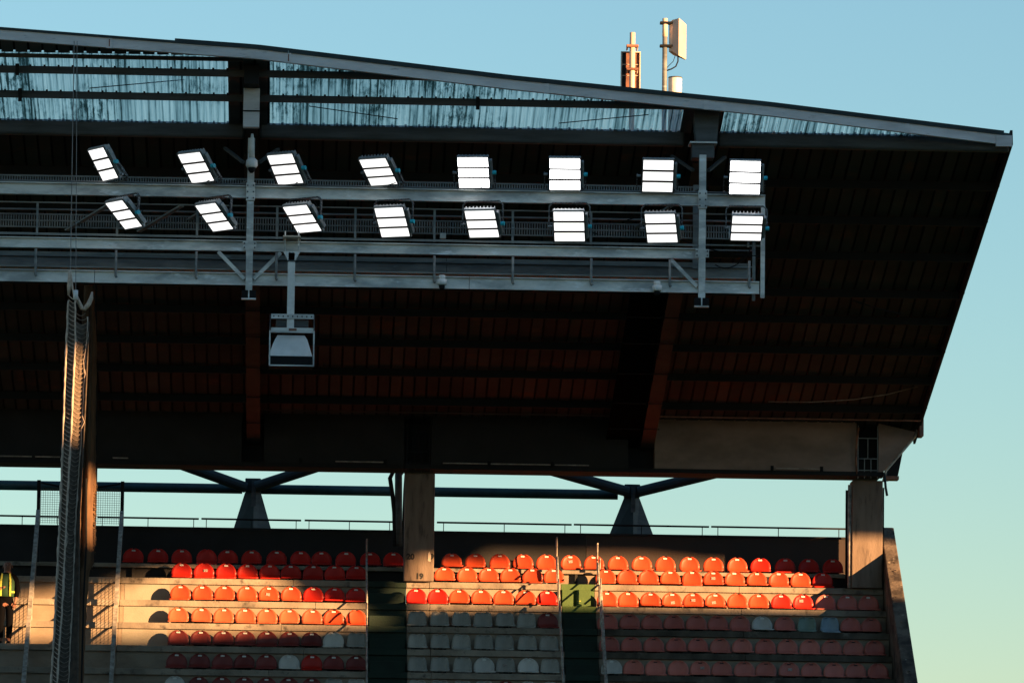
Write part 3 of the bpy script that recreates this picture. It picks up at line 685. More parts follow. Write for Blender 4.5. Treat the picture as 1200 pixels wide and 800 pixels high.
# perforated walkway screens (cable mesh)
def perf(x0, x1, Y, z0, z1, n_rows, pitch, name):
    b = MB(); x = x0
    while x < x1: b.box(x, x+pitch*.5, Y, Y+.01, z0+.015, z1-.015); x += pitch
    for i in range(n_rows+1):
        z = z0+(z1-z0)*i/n_rows; b.box(x0, x1, Y-.011, Y-.001, z-.014, z+.014)
    o = b.build(name, 'galvdark', gan); o['kind'] = 'stuff'
perf(-9, xE, GR+.02, 17.56, 17.81, 2, .05, 'cable_basket')
perf(-9, 7.6, GR+.12, 18.47, 18.58, 1, .05, 'upper_cable_basket')
for X in (-1.03, 7.685):
    MB().ibeam((X,GF-.03,16.2),(X,GF-.03,19.15 if X < 0 else 18.98), .13, .13, up=(0,1,0)).build('mast', 'galv', gan)
    MB().box(X-.085,X+.085,GF-.13,GF-.08,17.93,18.28).build('splice_plate', 'galv', gan, bevel=.005)
    for bx_ in (-.055,.055):
        for X_, y_, bz_ in [(X+bx_,GF-.131,z_) for z_ in (17.98,18.10,18.22)] + [(X+bx_*1.8,GF-.101,z_) for z_ in (17.02,17.10)]:
            MB().tube([(X_,y_,bz_),(X_,y_-.02,bz_)], .016, 6).build('bolt', 'steelgrey', gan)

    MB().box(X-.13,X+.13,GF-.1,GF-.095,16.98,17.14).build('splice_plate', 'galv', gan)
    MB().ibeam((X-.02,GR,16.95),(X-.02,GR,18.6), .13, .13, up=(0,1,0)).build('rear_mast', 'galvdark', gan)
    MB().box(X-.14,X+.14,GF-.08,GF+.02,16.05,16.20).build('foot_plate', 'black', gan)
    MB().box(X-.14,X+.14,GF-.10,GF+.04,16.02,16.045).build('foot_flange', 'galv', gan)
    MB().box(X-.012,X+.012,GF-.095,GF-.082,16.05,16.2).build('foot_web', 'galv', gan)
    for s in (-1, 1):
        if X > 0 and s > 0: continue
        MB().bar((X+s*.09,GF-.02,16.42),(X+s*.60,GF-.02,16.94), .07, .07).build('knee_brace', 'galv', gan)
    for Z_ in (18.1,):
        for s in (-1,):
            MB().bar((X+s*.05,GF+.15,18.35),(X+s*1.2,GR,17.75), .10, .03).build('plan_brace', 'galvdark', gan)
for a in (-3.1,-4.5):
    MB().bar((a+.75,GF+.2,17.85),(a-.1,GR,17.5), .10, .03).build('plan_brace', 'galvdark', gan)
for px_ in (-50,42,136,230,324,416,509,601,693,785,878):
    X = at(px_,300,113.93).x
    MB().box(X-.022,X+.022,GF+.20,GF+.235,17.235,17.88).build('rail_post', 'galvdark', gan)
    MB().tube([(X,GF-.09,16.93),(X,GF-.09,16.52),(X,GF-.10,16.43),(X+.025,GF-.10,16.40)], .026, 6).build('hook_hanger', 'galvdark', gan, smooth=True)
MB().box(-9,8.85,GF+.205,GF+.23,17.86,17.885).build('front_handrail', 'galvdark', gan)
MB().box(8.82,8.90,GF-.06,GF+.0,16.22,17.98).build('end_post', 'galv', gan)
MB().box(8.77,8.83,GR,GR+.06,16.35,17.7).build('end_post', 'galvdark', gan)
MB().box(8.84,8.88,GF+.01,GR,16.5,16.56).box(8.84,8.88,GF+.01,GR,17.5,17.56).build('end_tie', 'galvdark', gan)
MB().box(7.80,8.8,GR-.01,GR+.015,17.32,17.345).box(7.80,8.8,GR-.01,GR+.015,17.0,17.02).build('end_rail', 'galvdark', gan)
MB().box(8.30,8.75,GR-.03,GR,17.56,17.80).build('end_basket', 'galv', gan)
for px_, py_, w, h in ((519,277,.12,.11),(1000,0,0,0)):
    if w: q = at(px_,py_,GR-.1); MB().box(q.x-w/2,q.x+w/2,GR-.2,GR-.1,q.z-h/2,q.z+h/2).build('junction_box', 'galv', gan, bevel=.01)
# drooping cables on the gantry
for a, b_, sag in (((735,258),(790,262),-6),((900-10,300),(760,262),9),((655,282),(700,274),-5),((905,290),(948,310),12)):
    pts = []
    for i in range(9):
        t = i/8; x = a[0]+(b_[0]-a[0])*t; y = a[1]+(b_[1]-a[1])*t+sag*4*t*(1-t)
        if x > 893: x = 893-(x-893)
        pts.append(at(x, y, GR-.3))
    MB().tube(pts, .012, 5).build('loose_cable', 'black', gan, smooth=True)

# ------------------------------------------------------------------ floodlights
def floodlight(px_, py_, psi, tilt, upper, label, hot=False):
    c = at(px_, py_, 113.72)
    t = thing('floodlight', label, 'floodlight', c, 'floodlights on the gantry')
    rot = Matrix.Rotation(-R(psi), 4, 'Z') @ Matrix.Rotation(R(tilt)*-1, 4, 'X')
    # local frame: x width, z up, faces -y.  tilt rotates the face downwards
    W_, H_, D_ = .31, .36, .05
    def put(mb, name, m_, M4, **kw):
        o = mb.build(name, m_, None, **kw)
        if M4 is None: o.parent = hs; return o       # a piece of the housing
        o.parent = t; o.matrix_local = M4; return o
    tl = Matrix.Rotation(R(tilt), 4, 'X')
    rot = Matrix.Rotation(-R(psi), 4, 'Z') @ tl
    h = MB().box(-W_,W_,-.01,D_,-H_,H_)
    hs = put(h, 'housing', 'housing', rot, bevel=.012)
    fins = MB()
    for i in range(9):
        x = -W_+.03+i*(2*W_-.06)/8; fins.box(x-.008,x+.008,D_+.001,D_+.075,-H_+.03,H_-.03)
    put(fins, 'cooling_fins', 'housing', None)
    side = MB().box(W_+.001,W_+.055,.0,.09,-H_+.08,H_-.10)
    put(side, 'side_box', 'housing', None, bevel=.01)
    for i in (-1,0,1):
        z = -i*.222
        put(MB().box(-W_+.022,W_-.022,-.022,-.011,z-.098,z+.098), 'led_panel', 'ledhot' if hot else 'led', None)
    for i in (-.5,.5):
        put(MB().box(-W_+.005,W_-.005,-.030,-.0225,-i*.222-.021,-i*.222+.021), 'panel_bar', 'panelbar', None)
    for q in (-1,1): put(MB().box(min(q*W_,q*(W_-.02)),max(q*W_,q*(W_-.02)),-.03,-.0105,-H_+.005,H_-.005), 'rim', 'bracket', None)
    yaw = Matrix.Rotation(-R(psi), 4, 'Z')
    s = -1 if upper else 1
    zb_ = (ztop[1]+.012-c.z) if upper else (ztop[0]-.012-c.z)
    L_ = abs(zb_); aw = W_+.085
    dy = GF-c.y
    y = MB()
    bk = .26 if upper else .03
    for q in (-1,1):
        pts = [(q*aw,.03,-s*.03),(q*aw,.03+bk*.35,s*.06),(q*aw,.03+bk,s*(L_-.07)),(q*(aw-.07),.03+bk,s*L_)]
        for u_, v_ in zip(pts, pts[1:]): y.bar(u_, v_, .022, .05, (0,1,0))
    y.bar((-aw+.07,.03+bk,s*L_),(aw-.07,.03+bk,s*L_),.055,.022)
    y.bar((0,.03+bk,s*L_),(0,.28,s*L_),.06,.02)
    put(y, 'yoke', 'bracket', yaw)
    k = MB().tube([(W_+.05,.03,0),(W_+.125,.03,0)], .042, 10)
    put(k, 'pivot_knob', 'cyan', yaw)
    k = MB().tube([(-W_-.02,.03,0),(-W_-.10,.03,0)], .025, 8)
    put(k, 'pivot_bolt', 'housing', yaw)
    cb = MB().tube([(.10,.07,-.05*s),(.22,.20,-.16),(.30,.22,s*L_*.4-.08),(.12,.16,s*(L_-.03))], .010, 5)
    put(cb, 'power_cable', 'black', yaw)
    return t
LN = ['leftmost','second from left','third from left','fourth from left','fifth from left','sixth from left','seventh from left','rightmost']
UP = [(122,192,58,32),(230.5,196,42,40),(335,198,34,39),(444,201,30,49),(555,202,8,38),(662,204,4,32),(771,206,0,30),(873,208,0,24)]
LO = [(146,251,54,46),(252,254,47,47),(355,256,38,48),(460,260,22,40),(565,262,15,47),(667,265,7,38),(775,267,12,42),(875,267,0,53)]
for i, (x, y, p_, t_) in enumerate(UP):
    floodlight(x, y, p_, t_, True, 'lit three-panel floodlight standing on the gantry top beam, %s' % LN[i], i in (4,5,7))
for i, (x, y, p_, t_) in enumerate(LO):
    floodlight(x, y, p_, t_, False, 'lit three-panel floodlight hung under the gantry top beam, %s' % LN[i])

# ------------------------------------------------------------------ dome cameras
c = at(295,193,113.75)
t = thing('dome_camera', 'large white dome camera on the left gantry mast', 'camera', c)
MB().tube([(c.x,113.75,c.z+.6),(c.x,113.75,c.z+.45),(c.x,113.75,c.z+.12)], [.022,.045,.06], 12).build('stem', 'whitepaint', t, smooth=True)
MB().tube([(c.x,113.75,c.z+.13),(c.x,113.75,c.z+.08),(c.x,113.75,c.z-.02),(c.x,113.75,c.z-.06)], [.06,.11,.115,.09], 16).build('shell', 'whitepaint', t, smooth=True)
MB().tube([(c.x,113.75,c.z-.061),(c.x,113.75,c.z-.11),(c.x,113.75,c.z-.16)], [.075,.068,.03], 14).build('lens_dome', 'black', t, smooth=True)
for px_, py_, lab in ((518,331,'small white camera below the gantry, left of the drooping middle'),(770,338,'small white camera below the gantry near the right mast')):
    c = at(px_,py_,113.8); lab = lab if px_ > 600 else 'small white camera under the middle of the gantry bottom beam'
    t = thing('hanging_camera', lab, 'camera', c)
    MB().tube([(c.x,113.8,c.z+.14),(c.x,113.8,c.z+.06)], .065, 12).build('collar', 'whitepaint', t, smooth=True)
    MB().tube([(c.x,113.8,c.z+.059),(c.x,113.8,c.z-.03),(c.x,113.8,c.z-.05)], [.095,.095,.08], 14).build('shell', 'whitepaint', t, smooth=True)
    MB().tube([(c.x,113.8,c.z-.051),(c.x,113.8,c.z-.10),(c.x,113.8,c.z-.14)], [.06,.058,.03], 12).build('lens_dome', 'black', t, smooth=True)
    MB().box(c.x-.03,c.x+.03,113.82,113.99,c.z+.08,c.z+.11).build('arm', 'galv', t)

# ------------------------------------------------------------------ hanging loudspeaker
SY = 113.6
c = at(341,400,SY); PXM = SY/FOC*1.0
def sp_(x, y): q = at(x, y, SY); return (q.x, q.z)
t = thing('hanging_loudspeaker', 'grey horn loudspeaker hanging on a pole below the gantry', 'loudspeaker', (c.x,SY,c.z))
x0,z0 = sp_(336.5,388); x1,z1 = sp_(345.5,296)
MB().box((x0+x1)/2-.07,(x0+x1)/2+.07,SY,SY+.10,z0,z1+.01).build('pole', 'whitepaint', t, bevel=.01)
xc = (x0+x1)/2
MB().box(xc-.072,xc+.072,SY-.004,SY+.104,at(341,306,SY).z-.012,at(341,306,SY).z+.012).build('strap', 'black', t)
MB().box(xc-.072,xc+.072,SY-.004,SY+.104,at(341,369,SY).z-.012,at(341,369,SY).z+.012).build('strap', 'black', t)
q = at(343,296,SY)
MB().prism([(xc-.16,SY+.0,q.z+.02),(xc+.16,SY,q.z+.02),(xc+.07,SY,q.z-.15),(xc-.07,SY,q.z-.15)], (0,.1,0)).build('gusset', 'whitepaint', t)
MB().box(xc-.17,xc+.17,SY-.02,SY+.7,17.20,17.225).build('clamp_plate', 'peel', t)
for s in (-1,1):
    MB().tube([(xc+s*.13,SY+.2,q.z),(xc+s*.13,SY+.2,17.34)], .014, 6).build('clamp_rod', 'galv', t)
# frame and body
L0 = sp_(315,430)[0]; R0_ = sp_(368,430)[0]; zm = lambda y: sp_(341,y)[1]
for ya, yb_ in ((368,373.5),(384,388.5)):
    b = MB().box(L0+.03,R0_-.02,SY-.02,SY+.01,zm(yb_),zm(ya)); b.build('perforated_bar', 'galv', t)
for i in range(9):
    x = L0+.08+i*.09; MB().box(x-.012,x+.012,SY-.024,SY-.0205,zm(371.5),zm(370)).build('bar_hole', 'black', t)
for x in (L0+.012, R0_-.012):
    MB().box(x-.014,x+.014,SY-.25,SY-.22,zm(430),zm(389)).build('side_frame', 'galv', t)
    MB().bar((x,SY-.23,zm(389)),(x,SY+.5,zm(366)),.025,.025).build('side_arm', 'steelgrey', t)
MB().box(L0,R0_,SY-.25,SY-.22,zm(430.5),zm(429)).build('bottom_frame', 'galv', t)
MB().box(L0+.03,R0_-.03,SY-.25,SY-.22,zm(391.5),zm(389.5)).build('top_frame', 'galv', t)
# horn: curved trapezoid front sloping down
rows_ = [(392,325,357,.10),(397,322.5,360,.04),(404,319.5,362,-.02),(411,317,364,-.08),(418,314.5,366,-.13)]
vs = []; 
for (y, a, b_, dy) in rows_:
    z = zm(y); xa_, xb_ = sp_(a,y)[0], sp_(b_,y)[0]; vs += [(xa_,SY+dy,z),(xb_,SY+dy,z),(xb_,SY+.5,z),(xa_,SY+.5,z)]
fs = [(0,3,2,1),(16,17,18,19)]
for i in range(4):
    for j in range(4): fs.append((i*4+j, i*4+(j+1)%4, (i+1)*4+(j+1)%4, (i+1)*4+j))
MB().add(vs, fs).build('horn', 'speaker', t, bevel=.008)
MB().box(sp_(315,420)[0],sp_(366,420)[0],SY-.12,SY+.5,zm(429.5),zm(418)-.002).build('mouth', 'black', t, bevel=.01)
MB().box(L0+.12,R0_-.12,SY+.06,SY+.5,zm(384)+.02,zm(374)).build('driver_box', 'steelgrey', t, bevel=.02)
MB().box(xc-.03,xc+.12,SY-.05,SY-.021,zm(388),zm(385)).build('pivot_bracket', 'antback', t)

# ------------------------------------------------------------------ antennas on the roof
AY = 117.0
def A(x, y, Y=AY): return at(x, y, Y)
c = A(740,100); t = thing('panel_antenna', 'rear of a panel antenna on a short pole above the roof edge', 'antenna', (c.x,AY,rz(AY)))
x = A(740.5,60).x; zt_ = A(740,40).z
MB().tube([(x,AY-.16,rz(AY)),(x,AY-.16,zt_)], .055, 14).build('pole', 'cream', t, smooth=True)
xa, xb = A(727.5,80).x, A(750.5,80).x; za, zb2 = A(740,104).z-.2, A(740,61).z
MB().box(xa+.02,xb-.02,AY,AY+.06,za,zb2-.02).build('panel_back', 'antback', t)
MB().box(xa+.02,xa+.10,AY-.012,AY-.001,za,zb2-.02).build('dark_half', 'steeldark', t)
for (p0, p1) in (((xa,za),(xa+.02,zb2)),((xb-.02,za),(xb,zb2)),((xa+.021,zb2-.02),(xb-.021,zb2))):
    MB().box(p0[0],p1[0],AY-.05,AY+.08,p0[1],p1[1]).build('panel_edge', 'cream', t)
for yy in (56,83):
    z = A(740,yy).z
    MB().box(x-.12,x+.12,AY-.24,AY-.10,z-.025,z+.025).build('clamp', 'antback', t, bevel=.01)
    for s in (-1,1): MB().tube([(x+s*.10,AY-.2,z),(x+s*.10,AY+.0,z-.05)], .018, 6).build('clamp_bolt', 'cream', t)
for yy in (76,89): z = A(740,yy).z; MB().box(xa+.021,xb-.021,AY-.02,AY-.013,z-.006,z+.006).build('panel_rib', 'cream', t)
MB().tube([(xa+.05,AY-.1,A(0,98).z+.02),(xa+.14,AY-.12,A(0,96).z),(xb-.08,AY-.1,A(0,99).z)], .03, 6).build('connector', 'antback', t, smooth=True)
c = A(779,100); t = thing('panel_antenna', 'cream panel antenna on a tall grey pole above the roof edge', 'antenna', (c.x,AY,rz(AY)))
x = A(779,60).x
MB().tube([(x,AY,rz(AY)),(x,AY,A(0,23).z)], .048, 14).build('pole', 'galvdark', t, smooth=True)
MB().tube([(x,AY,A(0,27).z-.03),(x,AY,A(779,22).z)], .052, 14).build('pole_cap', 'peel', t, smooth=True)
for yy in (27,54):
    z = A(779,yy).z; MB().box(x-.10,x+.22,AY-.07,AY+.07,z-.03,z+.02).build('clamp', 'black', t, bevel=.01)
ztp, zbt = A(795,23.5).z, A(795,66).z
poly = [(x+.13,AY+.02),(x+.20,AY-.10),(x+.27,AY-.16),(x+.30,AY-.17),(x+.44,AY+.02),(x+.43,AY+.06),(x+.2,AY+.12)]
poly = [(A(784.5,0).x,AY+.10),(A(788,0).x,AY-.06),(A(795.5,0).x,AY-.17),(A(805,0).x,AY+.10),(A(804,0).x,AY+.16),(A(790,0).x,AY+.2)]
zl = lambda i: zbt+[.10,.09,-.02,-.05,-.05,.05][i]
zu = lambda i: ztp-[.04,.01,-.01,.07,.07,.05][i]
n_ = len(poly); vs = [(p[0],p[1],zl(i)) for i, p in enumerate(poly)]+[(p[0],p[1],zu(i)) for i, p in enumerate(poly)]
MB().add(vs, [tuple(range(n_)), tuple(reversed(range(n_,2*n_)))]+[(i,i+n_,(i+1)%n_+n_,(i+1)%n_) for i in range(n_)]).build('panel_cover', 'cream', t, bevel=.01)
MB().tube([A(794.5,66),A(794.5,72,AY),A(792,78),A(787,81),A(781,83)], .014, 6).build('feed_cable', 'black', t, smooth=True)
MB().tube([A(791,66),A(789,72,AY),A(781,80)], .007, 5).build('thin_cable', 'black', t, smooth=True)
c = A(791,98)
t = thing('vent_cowl', 'short grey round vent cowl on the roof beside the taller antenna', 'vent', (c.x,AY,rz(AY)))
xv = A(791.5,98).x
MB().tube([(xv,AY+.1,rz(AY)),(xv,AY+.1,A(791,91).z)], .135, 20).build('drum', 'whitepaint', t, smooth=False)
MB().tube([(xv,AY+.1,A(791,91).z+.001),(xv,AY+.1,A(791,89.5).z)], [.142,.13], 20).build('lid', 'steelgrey', t)

# ------------------------------------------------------------------ hanging nets
NY = 111.0
def interp(tab, y):
    for (a, b), (c, d) in zip(tab, tab[1:]):
        if y <= c: return b + (d-b)*(y-a)/(c-a)
    (a, b), (c, d) = tab[-2:]; return b + (d-b)*(y-a)/(c-a)
Lt = [(318,82),(345,80.5),(400,78),(500,74.5),(600,70.5),(700,66),(800,60)]
Mt = [(318,83),(345,88.5),(400,88.5),(500,84),(600,78.5),(700,74),(800,67)]
Rt = [(318,83.5),(345,90),(366,100),(372,103),(400,101),(500,96),(600,89),(700,85),(800,80)]
Bt = [(318,84),(345,95),(366,104),(400,103),(500,98.5),(600,93),(700,92),(800,91)]
net = thing('hanging_net', 'gathered rope safety net hanging in folds in front of the gantry', 'net', (at(64,800,NY).x,NY,0))
def npt(tab, y, dY=0): 
    q = at(interp(tab, y), y, NY); return Vector((q.x, NY+dY, q.z))
ys = [346+6.2*i for i in range(84)]
for name, ta, tb, da, db, m_ in (('net_fold', Lt, Mt, .0, -.10, 'netfabric'), ('net_fold', Mt, Rt, -.10, .08, 'netfabric'), ('net_fold', Rt, Bt, .08, -.02, 'netfabric')):
    b = MB(); vs = []; nn = 5
    yy_ = [y for y in ys if y > (372 if ta is not Lt else 346)]
    for y in yy_:
        a, c_ = npt(ta, y, da), npt(tb, y, db)
        for j in range(nn+1):
            u = j/nn; v = a.lerp(c_, u); vs.append((v.x, v.y+.04*math.sin(math.pi*u), v.z-.05*math.sin(math.pi*u)))
    fs = [(i*(nn+1)+j, i*(nn+1)+j+1, (i+1)*(nn+1)+j+1, (i+1)*(nn+1)+j) for i in range(len(yy_)-1) for j in range(nn)]
    b.add(vs, fs); o = b.build(name, m_, net, smooth=True)
    so_ = o.modifiers.new('solid', 'SOLIDIFY'); so_.thickness = .02; so_.offset = 1
b1 = MB(); b2 = MB()
y = 346
while y < 960:
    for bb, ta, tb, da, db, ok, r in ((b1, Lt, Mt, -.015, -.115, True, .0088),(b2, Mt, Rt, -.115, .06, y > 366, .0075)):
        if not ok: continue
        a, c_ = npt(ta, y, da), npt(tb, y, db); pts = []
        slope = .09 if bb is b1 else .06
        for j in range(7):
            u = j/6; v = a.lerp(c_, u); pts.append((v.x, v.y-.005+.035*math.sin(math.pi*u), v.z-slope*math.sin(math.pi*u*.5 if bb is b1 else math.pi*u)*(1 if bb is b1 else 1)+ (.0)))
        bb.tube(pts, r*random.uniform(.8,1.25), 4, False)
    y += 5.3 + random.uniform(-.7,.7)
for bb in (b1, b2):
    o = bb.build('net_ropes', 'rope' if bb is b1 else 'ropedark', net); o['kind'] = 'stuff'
lc = MB()
for i in range(40):      # loose cords and tangles
    y = random.uniform(380, 900); ta = random.choice((Lt, Mt, Rt)); a = npt(ta, y, -.05); b_ = npt(ta, y+random.uniform(8,30), -.08)
    mid = (a+b_)/2+Vector((random.uniform(-.03,.05),-.03,0)); lc.tube([a, mid, b_], .006, 4)
o = lc.build('loose_cords', 'rope', net); o['kind'] = 'stuff'
for tab, da, r in ((Lt,-.02,.022),(Mt,-.125,.018),(Rt,.05,.012)):
    yy_ = [y for y in ys if y > (366 if tab is Rt else 346)]
    MB().tube([npt(tab, y, da)+Vector((random.uniform(-.006,.006),0,0)) for y in yy_], [r*random.uniform(.7,1.4) for _ in yy_], 6).build('edge_rope', 'rope', net, smooth=True)
def W2(x, y, d=0): q = at(x, y, NY); return (q.x, NY+d, q.z)
MB().tube([W2(80.5,346),W2(81,335),W2(82,326),W2(81.5,316)], [.022,.04,.045,.02], 6).build('top_knot', 'rope', net, smooth=True)
MB().tube([W2(83,322),W2(85,338),W2(88,350,-.1)], .022, 6).build('top_rope', 'rope', net, smooth=True)
MB().tube([W2(89,341,-.12),W2(88.7,352,-.12)], .045, 8).build('shackle', 'whitepaint', net, smooth=True)
MB().tube([W2(88.5,345,-.12),W2(92,353),W2(96,361),W2(99,362),W2(104,356),W2(107,349),W2(108,342)], [.03,.035,.04,.045,.045,.04,.015], 8).build('sagging_top_rope', 'rope', net, smooth=True)
MB().tube([(at(86.5,48,110.95).x,111.1,20.5), W2(82.5,316)], .009, 5).build('support_wire', 'wire', net)
MB().tube([(at(90,48,110.95).x,111.1,20.5), W2(89,342,-.12)], .007, 5).build('support_wire', 'wire', net)
# rear fine net, gathered
FY = 121.0
re_ = [(330,108),(400,112.5),(560,112),(600,111),(640,110),(662,109),(668,104.5),(700,101.5),(760,98.5),(800,97)]
le_ = [(330,100),(400,95),(560,88),(600,86),(700,84),(800,86)]
fn = thing('gathered_fine_net', 'brown gathered fine net curtain hanging behind the rope net', 'net', (at(95,800,FY).x,FY,0))
b = MB(); vs = []; nn = 14; yl = [335+9*i for i in range(72)]
for y in yl:
    xa_, xb_ = interp(le_, y), interp(re_, y)
    for j in range(nn+1):
        u = j/nn; q = at(xa_+(xb_-xa_)*u, y, FY)
        d = .13*math.sin(u*13+.004*y)*(.5+.5*math.sin(.011*y+u*3)) - .25*u*(1-u)
        vs.append((q.x+.008*math.sin(y*.2+j), FY+d+.25*(u-.5), q.z))
fs = [(i*(nn+1)+j, i*(nn+1)+j+1, (i+1)*(nn+1)+j+1, (i+1)*(nn+1)+j) for i in range(len(yl)-1) for j in range(nn)]
b.add(vs, fs); o = b.build('net_cloth', 'drape', fn, smooth=True); so_ = o.modifiers.new('solid','SOLIDIFY'); so_.thickness = .012
fr = MB()
for i in range(90):
    y = random.uniform(560,668); q = at(interp(re_, y), y, FY); fr.bar((q.x,FY+.1,q.z),(q.x+random.uniform(.01,.05),FY+.1,q.z-random.uniform(0,.05)),.006,.006)
o = fr.build('frayed_edge', 'drape', fn); o['kind'] = 'stuff'
MB().tube([at(112.3,330,FY+.3),at(113.2,545,FY+.3),at(112,600,FY+.3),at(110.5,640,FY+.3)], .02, 6).build('edge_cord', 'black', fn)
MB().tube([at(101,560,FY-.3),at(101,640,FY-.3),at(98,700,FY-.3),at(95.5,800,FY-.3),at(92,950,FY-.3)], .02, 6).build('hem_cord', 'black', fn)

# ------------------------------------------------------------------ steward
SYp = 131.55; base = at(8,753,SYp); bx, bz = base.x-.045, tier_z(4)+.0
st = thing('person', 'steward in dark clothes and green-yellow hi-vis vest standing on the steps at left', 'person', (bx,SYp,bz))
H = (at(8,655,SYp).z-bz)
def skin(name, verts, edges, m_, root=0, sub=2):
    me = bpy.data.meshes.new(name); me.from_pydata([(bx+v[0]*H, SYp+v[1]*H, bz+v[2]*H) for v in verts], edges, []); me.materials.append(M[m_])
    o = link(name, me, st); sk = o.modifiers.new('skin','SKIN'); sk.use_smooth_shade = True
    for i, v in enumerate(verts):
        d = me.skin_vertices[0].data[i]; d.radius = (v[3]*H, (v[4] if len(v) > 4 else v[3])*H); d.use_root = (i == root)
    s = o.modifiers.new('sub','SUBSURF'); s.levels = sub; s.render_levels = sub
    return o
# x, y, z, radius in body heights; facing the camera turned to the right
body = [(0,0,.53,.055,.04),(0,0,.62,.05,.04),(.0,0,.72,.06,.04),(.0,0,.80,.055,.04),(.005,0,.845,.032,.032),(.012,-.012,.885,.042,.045),(.014,-.018,.93,.045,.052),(.012,-.01,.97,.035,.042),
        (-.10,0,.79,.036,.036),(-.135,-.01,.65,.026,.026),(-.10,-.09,.60,.020,.020),(-.05,-.12,.66,.017,.012),
        (.10,0,.79,.036,.036),(.135,.01,.65,.026,.026),(.12,-.04,.52,.019,.019),(.105,-.06,.465,.018,.012),
        (-.05,0,.47,.058,.055),(-.055,.005,.27,.038,.040),(-.055,.01,.06,.026,.03),(-.06,-.06,.02,.024,.02),
        (.05,0,.47,.058,.055),(.05,.0,.27,.038,.040),(.035,.02,.06,.026,.03),(.045,-.05,.02,.024,.02)]
be = [(0,1),(1,2),(2,3),(3,4),(4,5),(5,6),(6,7),(3,8),(8,9),(9,10),(10,11),(3,12),(12,13),(13,14),(14,15),(0,16),(16,17),(17,18),(18,19),(0,20),(20,21),(21,22),(22,23)]
skin('body', body, be, 'skin')
g_ = 1.14
tro = [(0,0,.60,.09,.07),(0,0,.54,.094,.074),(-.045,0,.47,.058,.058),(-.055,.005,.27,.041,.044),(-.06,.01,.04,.034,.038),(.045,0,.47,.058,.058),(.052,0,.27,.041,.044),(.042,.02,.04,.034,.038)]
skin('trousers', tro, [(0,1),(1,2),(2,3),(3,4),(1,5),(5,6),(6,7)], 'jacket')
jk = [(0,0,.47,.094,.076),(0,0,.64,.080,.062),(0,0,.74,.092,.066),(0,0,.805,.078,.058),(-.105,0,.79,.046,.046),(-.138,-.01,.65,.036,.036),(-.105,-.085,.605,.029,.029),(.105,0,.79,.046,.046),(.138,.01,.65,.036,.036),(.123,-.035,.535,.029,.029),(.004,.004,.84,.045,.043)]
skin('jacket', jk, [(0,1),(1,2),(2,3),(3,4),(4,5),(5,6),(3,7),(7,8),(8,9),(3,10)], 'jacket')
skin('shoe', [(-.055,.02,.022,.03,.022),(-.06,-.07,.018,.028,.018)], [(0,1)], 'black'); skin('shoe', [(.037,.03,.022,.03,.022),(.046,-.06,.018,.028,.018)], [(0,1)], 'black')
skin('hair', [(.012,.012,.935,.048,.05),(.012,.0,.975,.048,.056)], [(0,1)], 'hair')
def ring_loft(name, rings, m_, a0=0, a1=2*math.pi, n_=24):
    vs = []
    for (z, rx, ry) in rings:
        for j in range(n_+1):
            t_ = a0+(a1-a0)*j/n_; vs.append((bx+rx*math.cos(t_)*H, SYp+ry*math.sin(t_)*H, bz+z*H))
    fs = [(i*(n_+1)+j,i*(n_+1)+j+1,(i+1)*(n_+1)+j+1,(i+1)*(n_+1)+j) for i in range(len(rings)-1) for j in range(n_)]
    o = MB().add(vs, fs).build(name, m_, st, smooth=True); s = o.modifiers.new('s','SOLIDIFY'); s.thickness = .008; return o
ring_loft('vest', [(.555,.108,.085),(.64,.100,.080),(.74,.110,.084),(.79,.100,.076),(.825,.062,.055)], 'vest')
ring_loft('vest_band', [(.60,.109,.088),(.622,.106,.086)], 'stripe', -1.2, .4, 10)
for s in (-1,1):
    MB().bar((bx+s*.055*H,SYp-.088*H,bz+.56*H),(bx+s*.055*H,SYp-.092*H,bz+.74*H),.02*H,.01).bar((bx+s*.055*H,SYp-.092*H,bz+.74*H),(bx+s*.045*H,SYp-.055*H,bz+.83*H),.02*H,.01).build('shoulder_stripe','stripe',st)
# face
fx, fz = bx+.016*H, bz+.915*H
MB().tube([(fx,SYp-.058*H,fz+.02*H),(fx+.004,SYp-.078*H,fz-.004*H),(fx,SYp-.066*H,fz-.012*H)], [.006,.014,.008], 6).build('nose','skin',st,smooth=True)
for s in (-1,1):
    MB().tube([(fx+s*.018*H,SYp-.066*H,fz+.014*H),(fx+s*.018*H,SYp-.071*H,fz+.014*H)], .008, 8).build('eye','black',st)
    MB().tube([(fx+s*.052*H,SYp-.005*H,fz+.016*H),(fx+s*.054*H,SYp+.003*H,fz-.016*H)], .013, 6).build('ear','skin',st,smooth=True)
MB().bar((fx-.016*H,SYp-.066*H,fz-.03*H),(fx+.016*H,SYp-.066*H,fz-.03*H),.01,.008).build('mouth','antback',st)
for hx, hy, hz, sg in ((.105,-.06,.465,1),(-.05,-.12,.66,-1)):
    for i in range(4):
        a = Vector((bx+(hx-.015+.01*i)*H, SYp+hy*H, bz+(hz-.005)*H)); l_ = (.034,.042,.045,.038)[i]*H
        dv = Vector((0,-.3,-1)).normalized() if sg > 0 else Vector((1,-.2,.3)).normalized()
        MB().tube([a, a+dv*l_*.55, a+dv*l_+Vector((0,.012,0))], [.0095,.009,.007], 6).build('finger','skin',st,smooth=True)
    a = Vector((bx+(hx-.02*sg)*H, SYp+(hy-.008)*H, bz+(hz+.01)*H)); MB().tube([a, a+Vector((-.02*sg,-.02,-.03)), a+Vector((-.022*sg,-.03,-.055))], [.011,.010,.008], 6).build('thumb','skin',st,smooth=True)

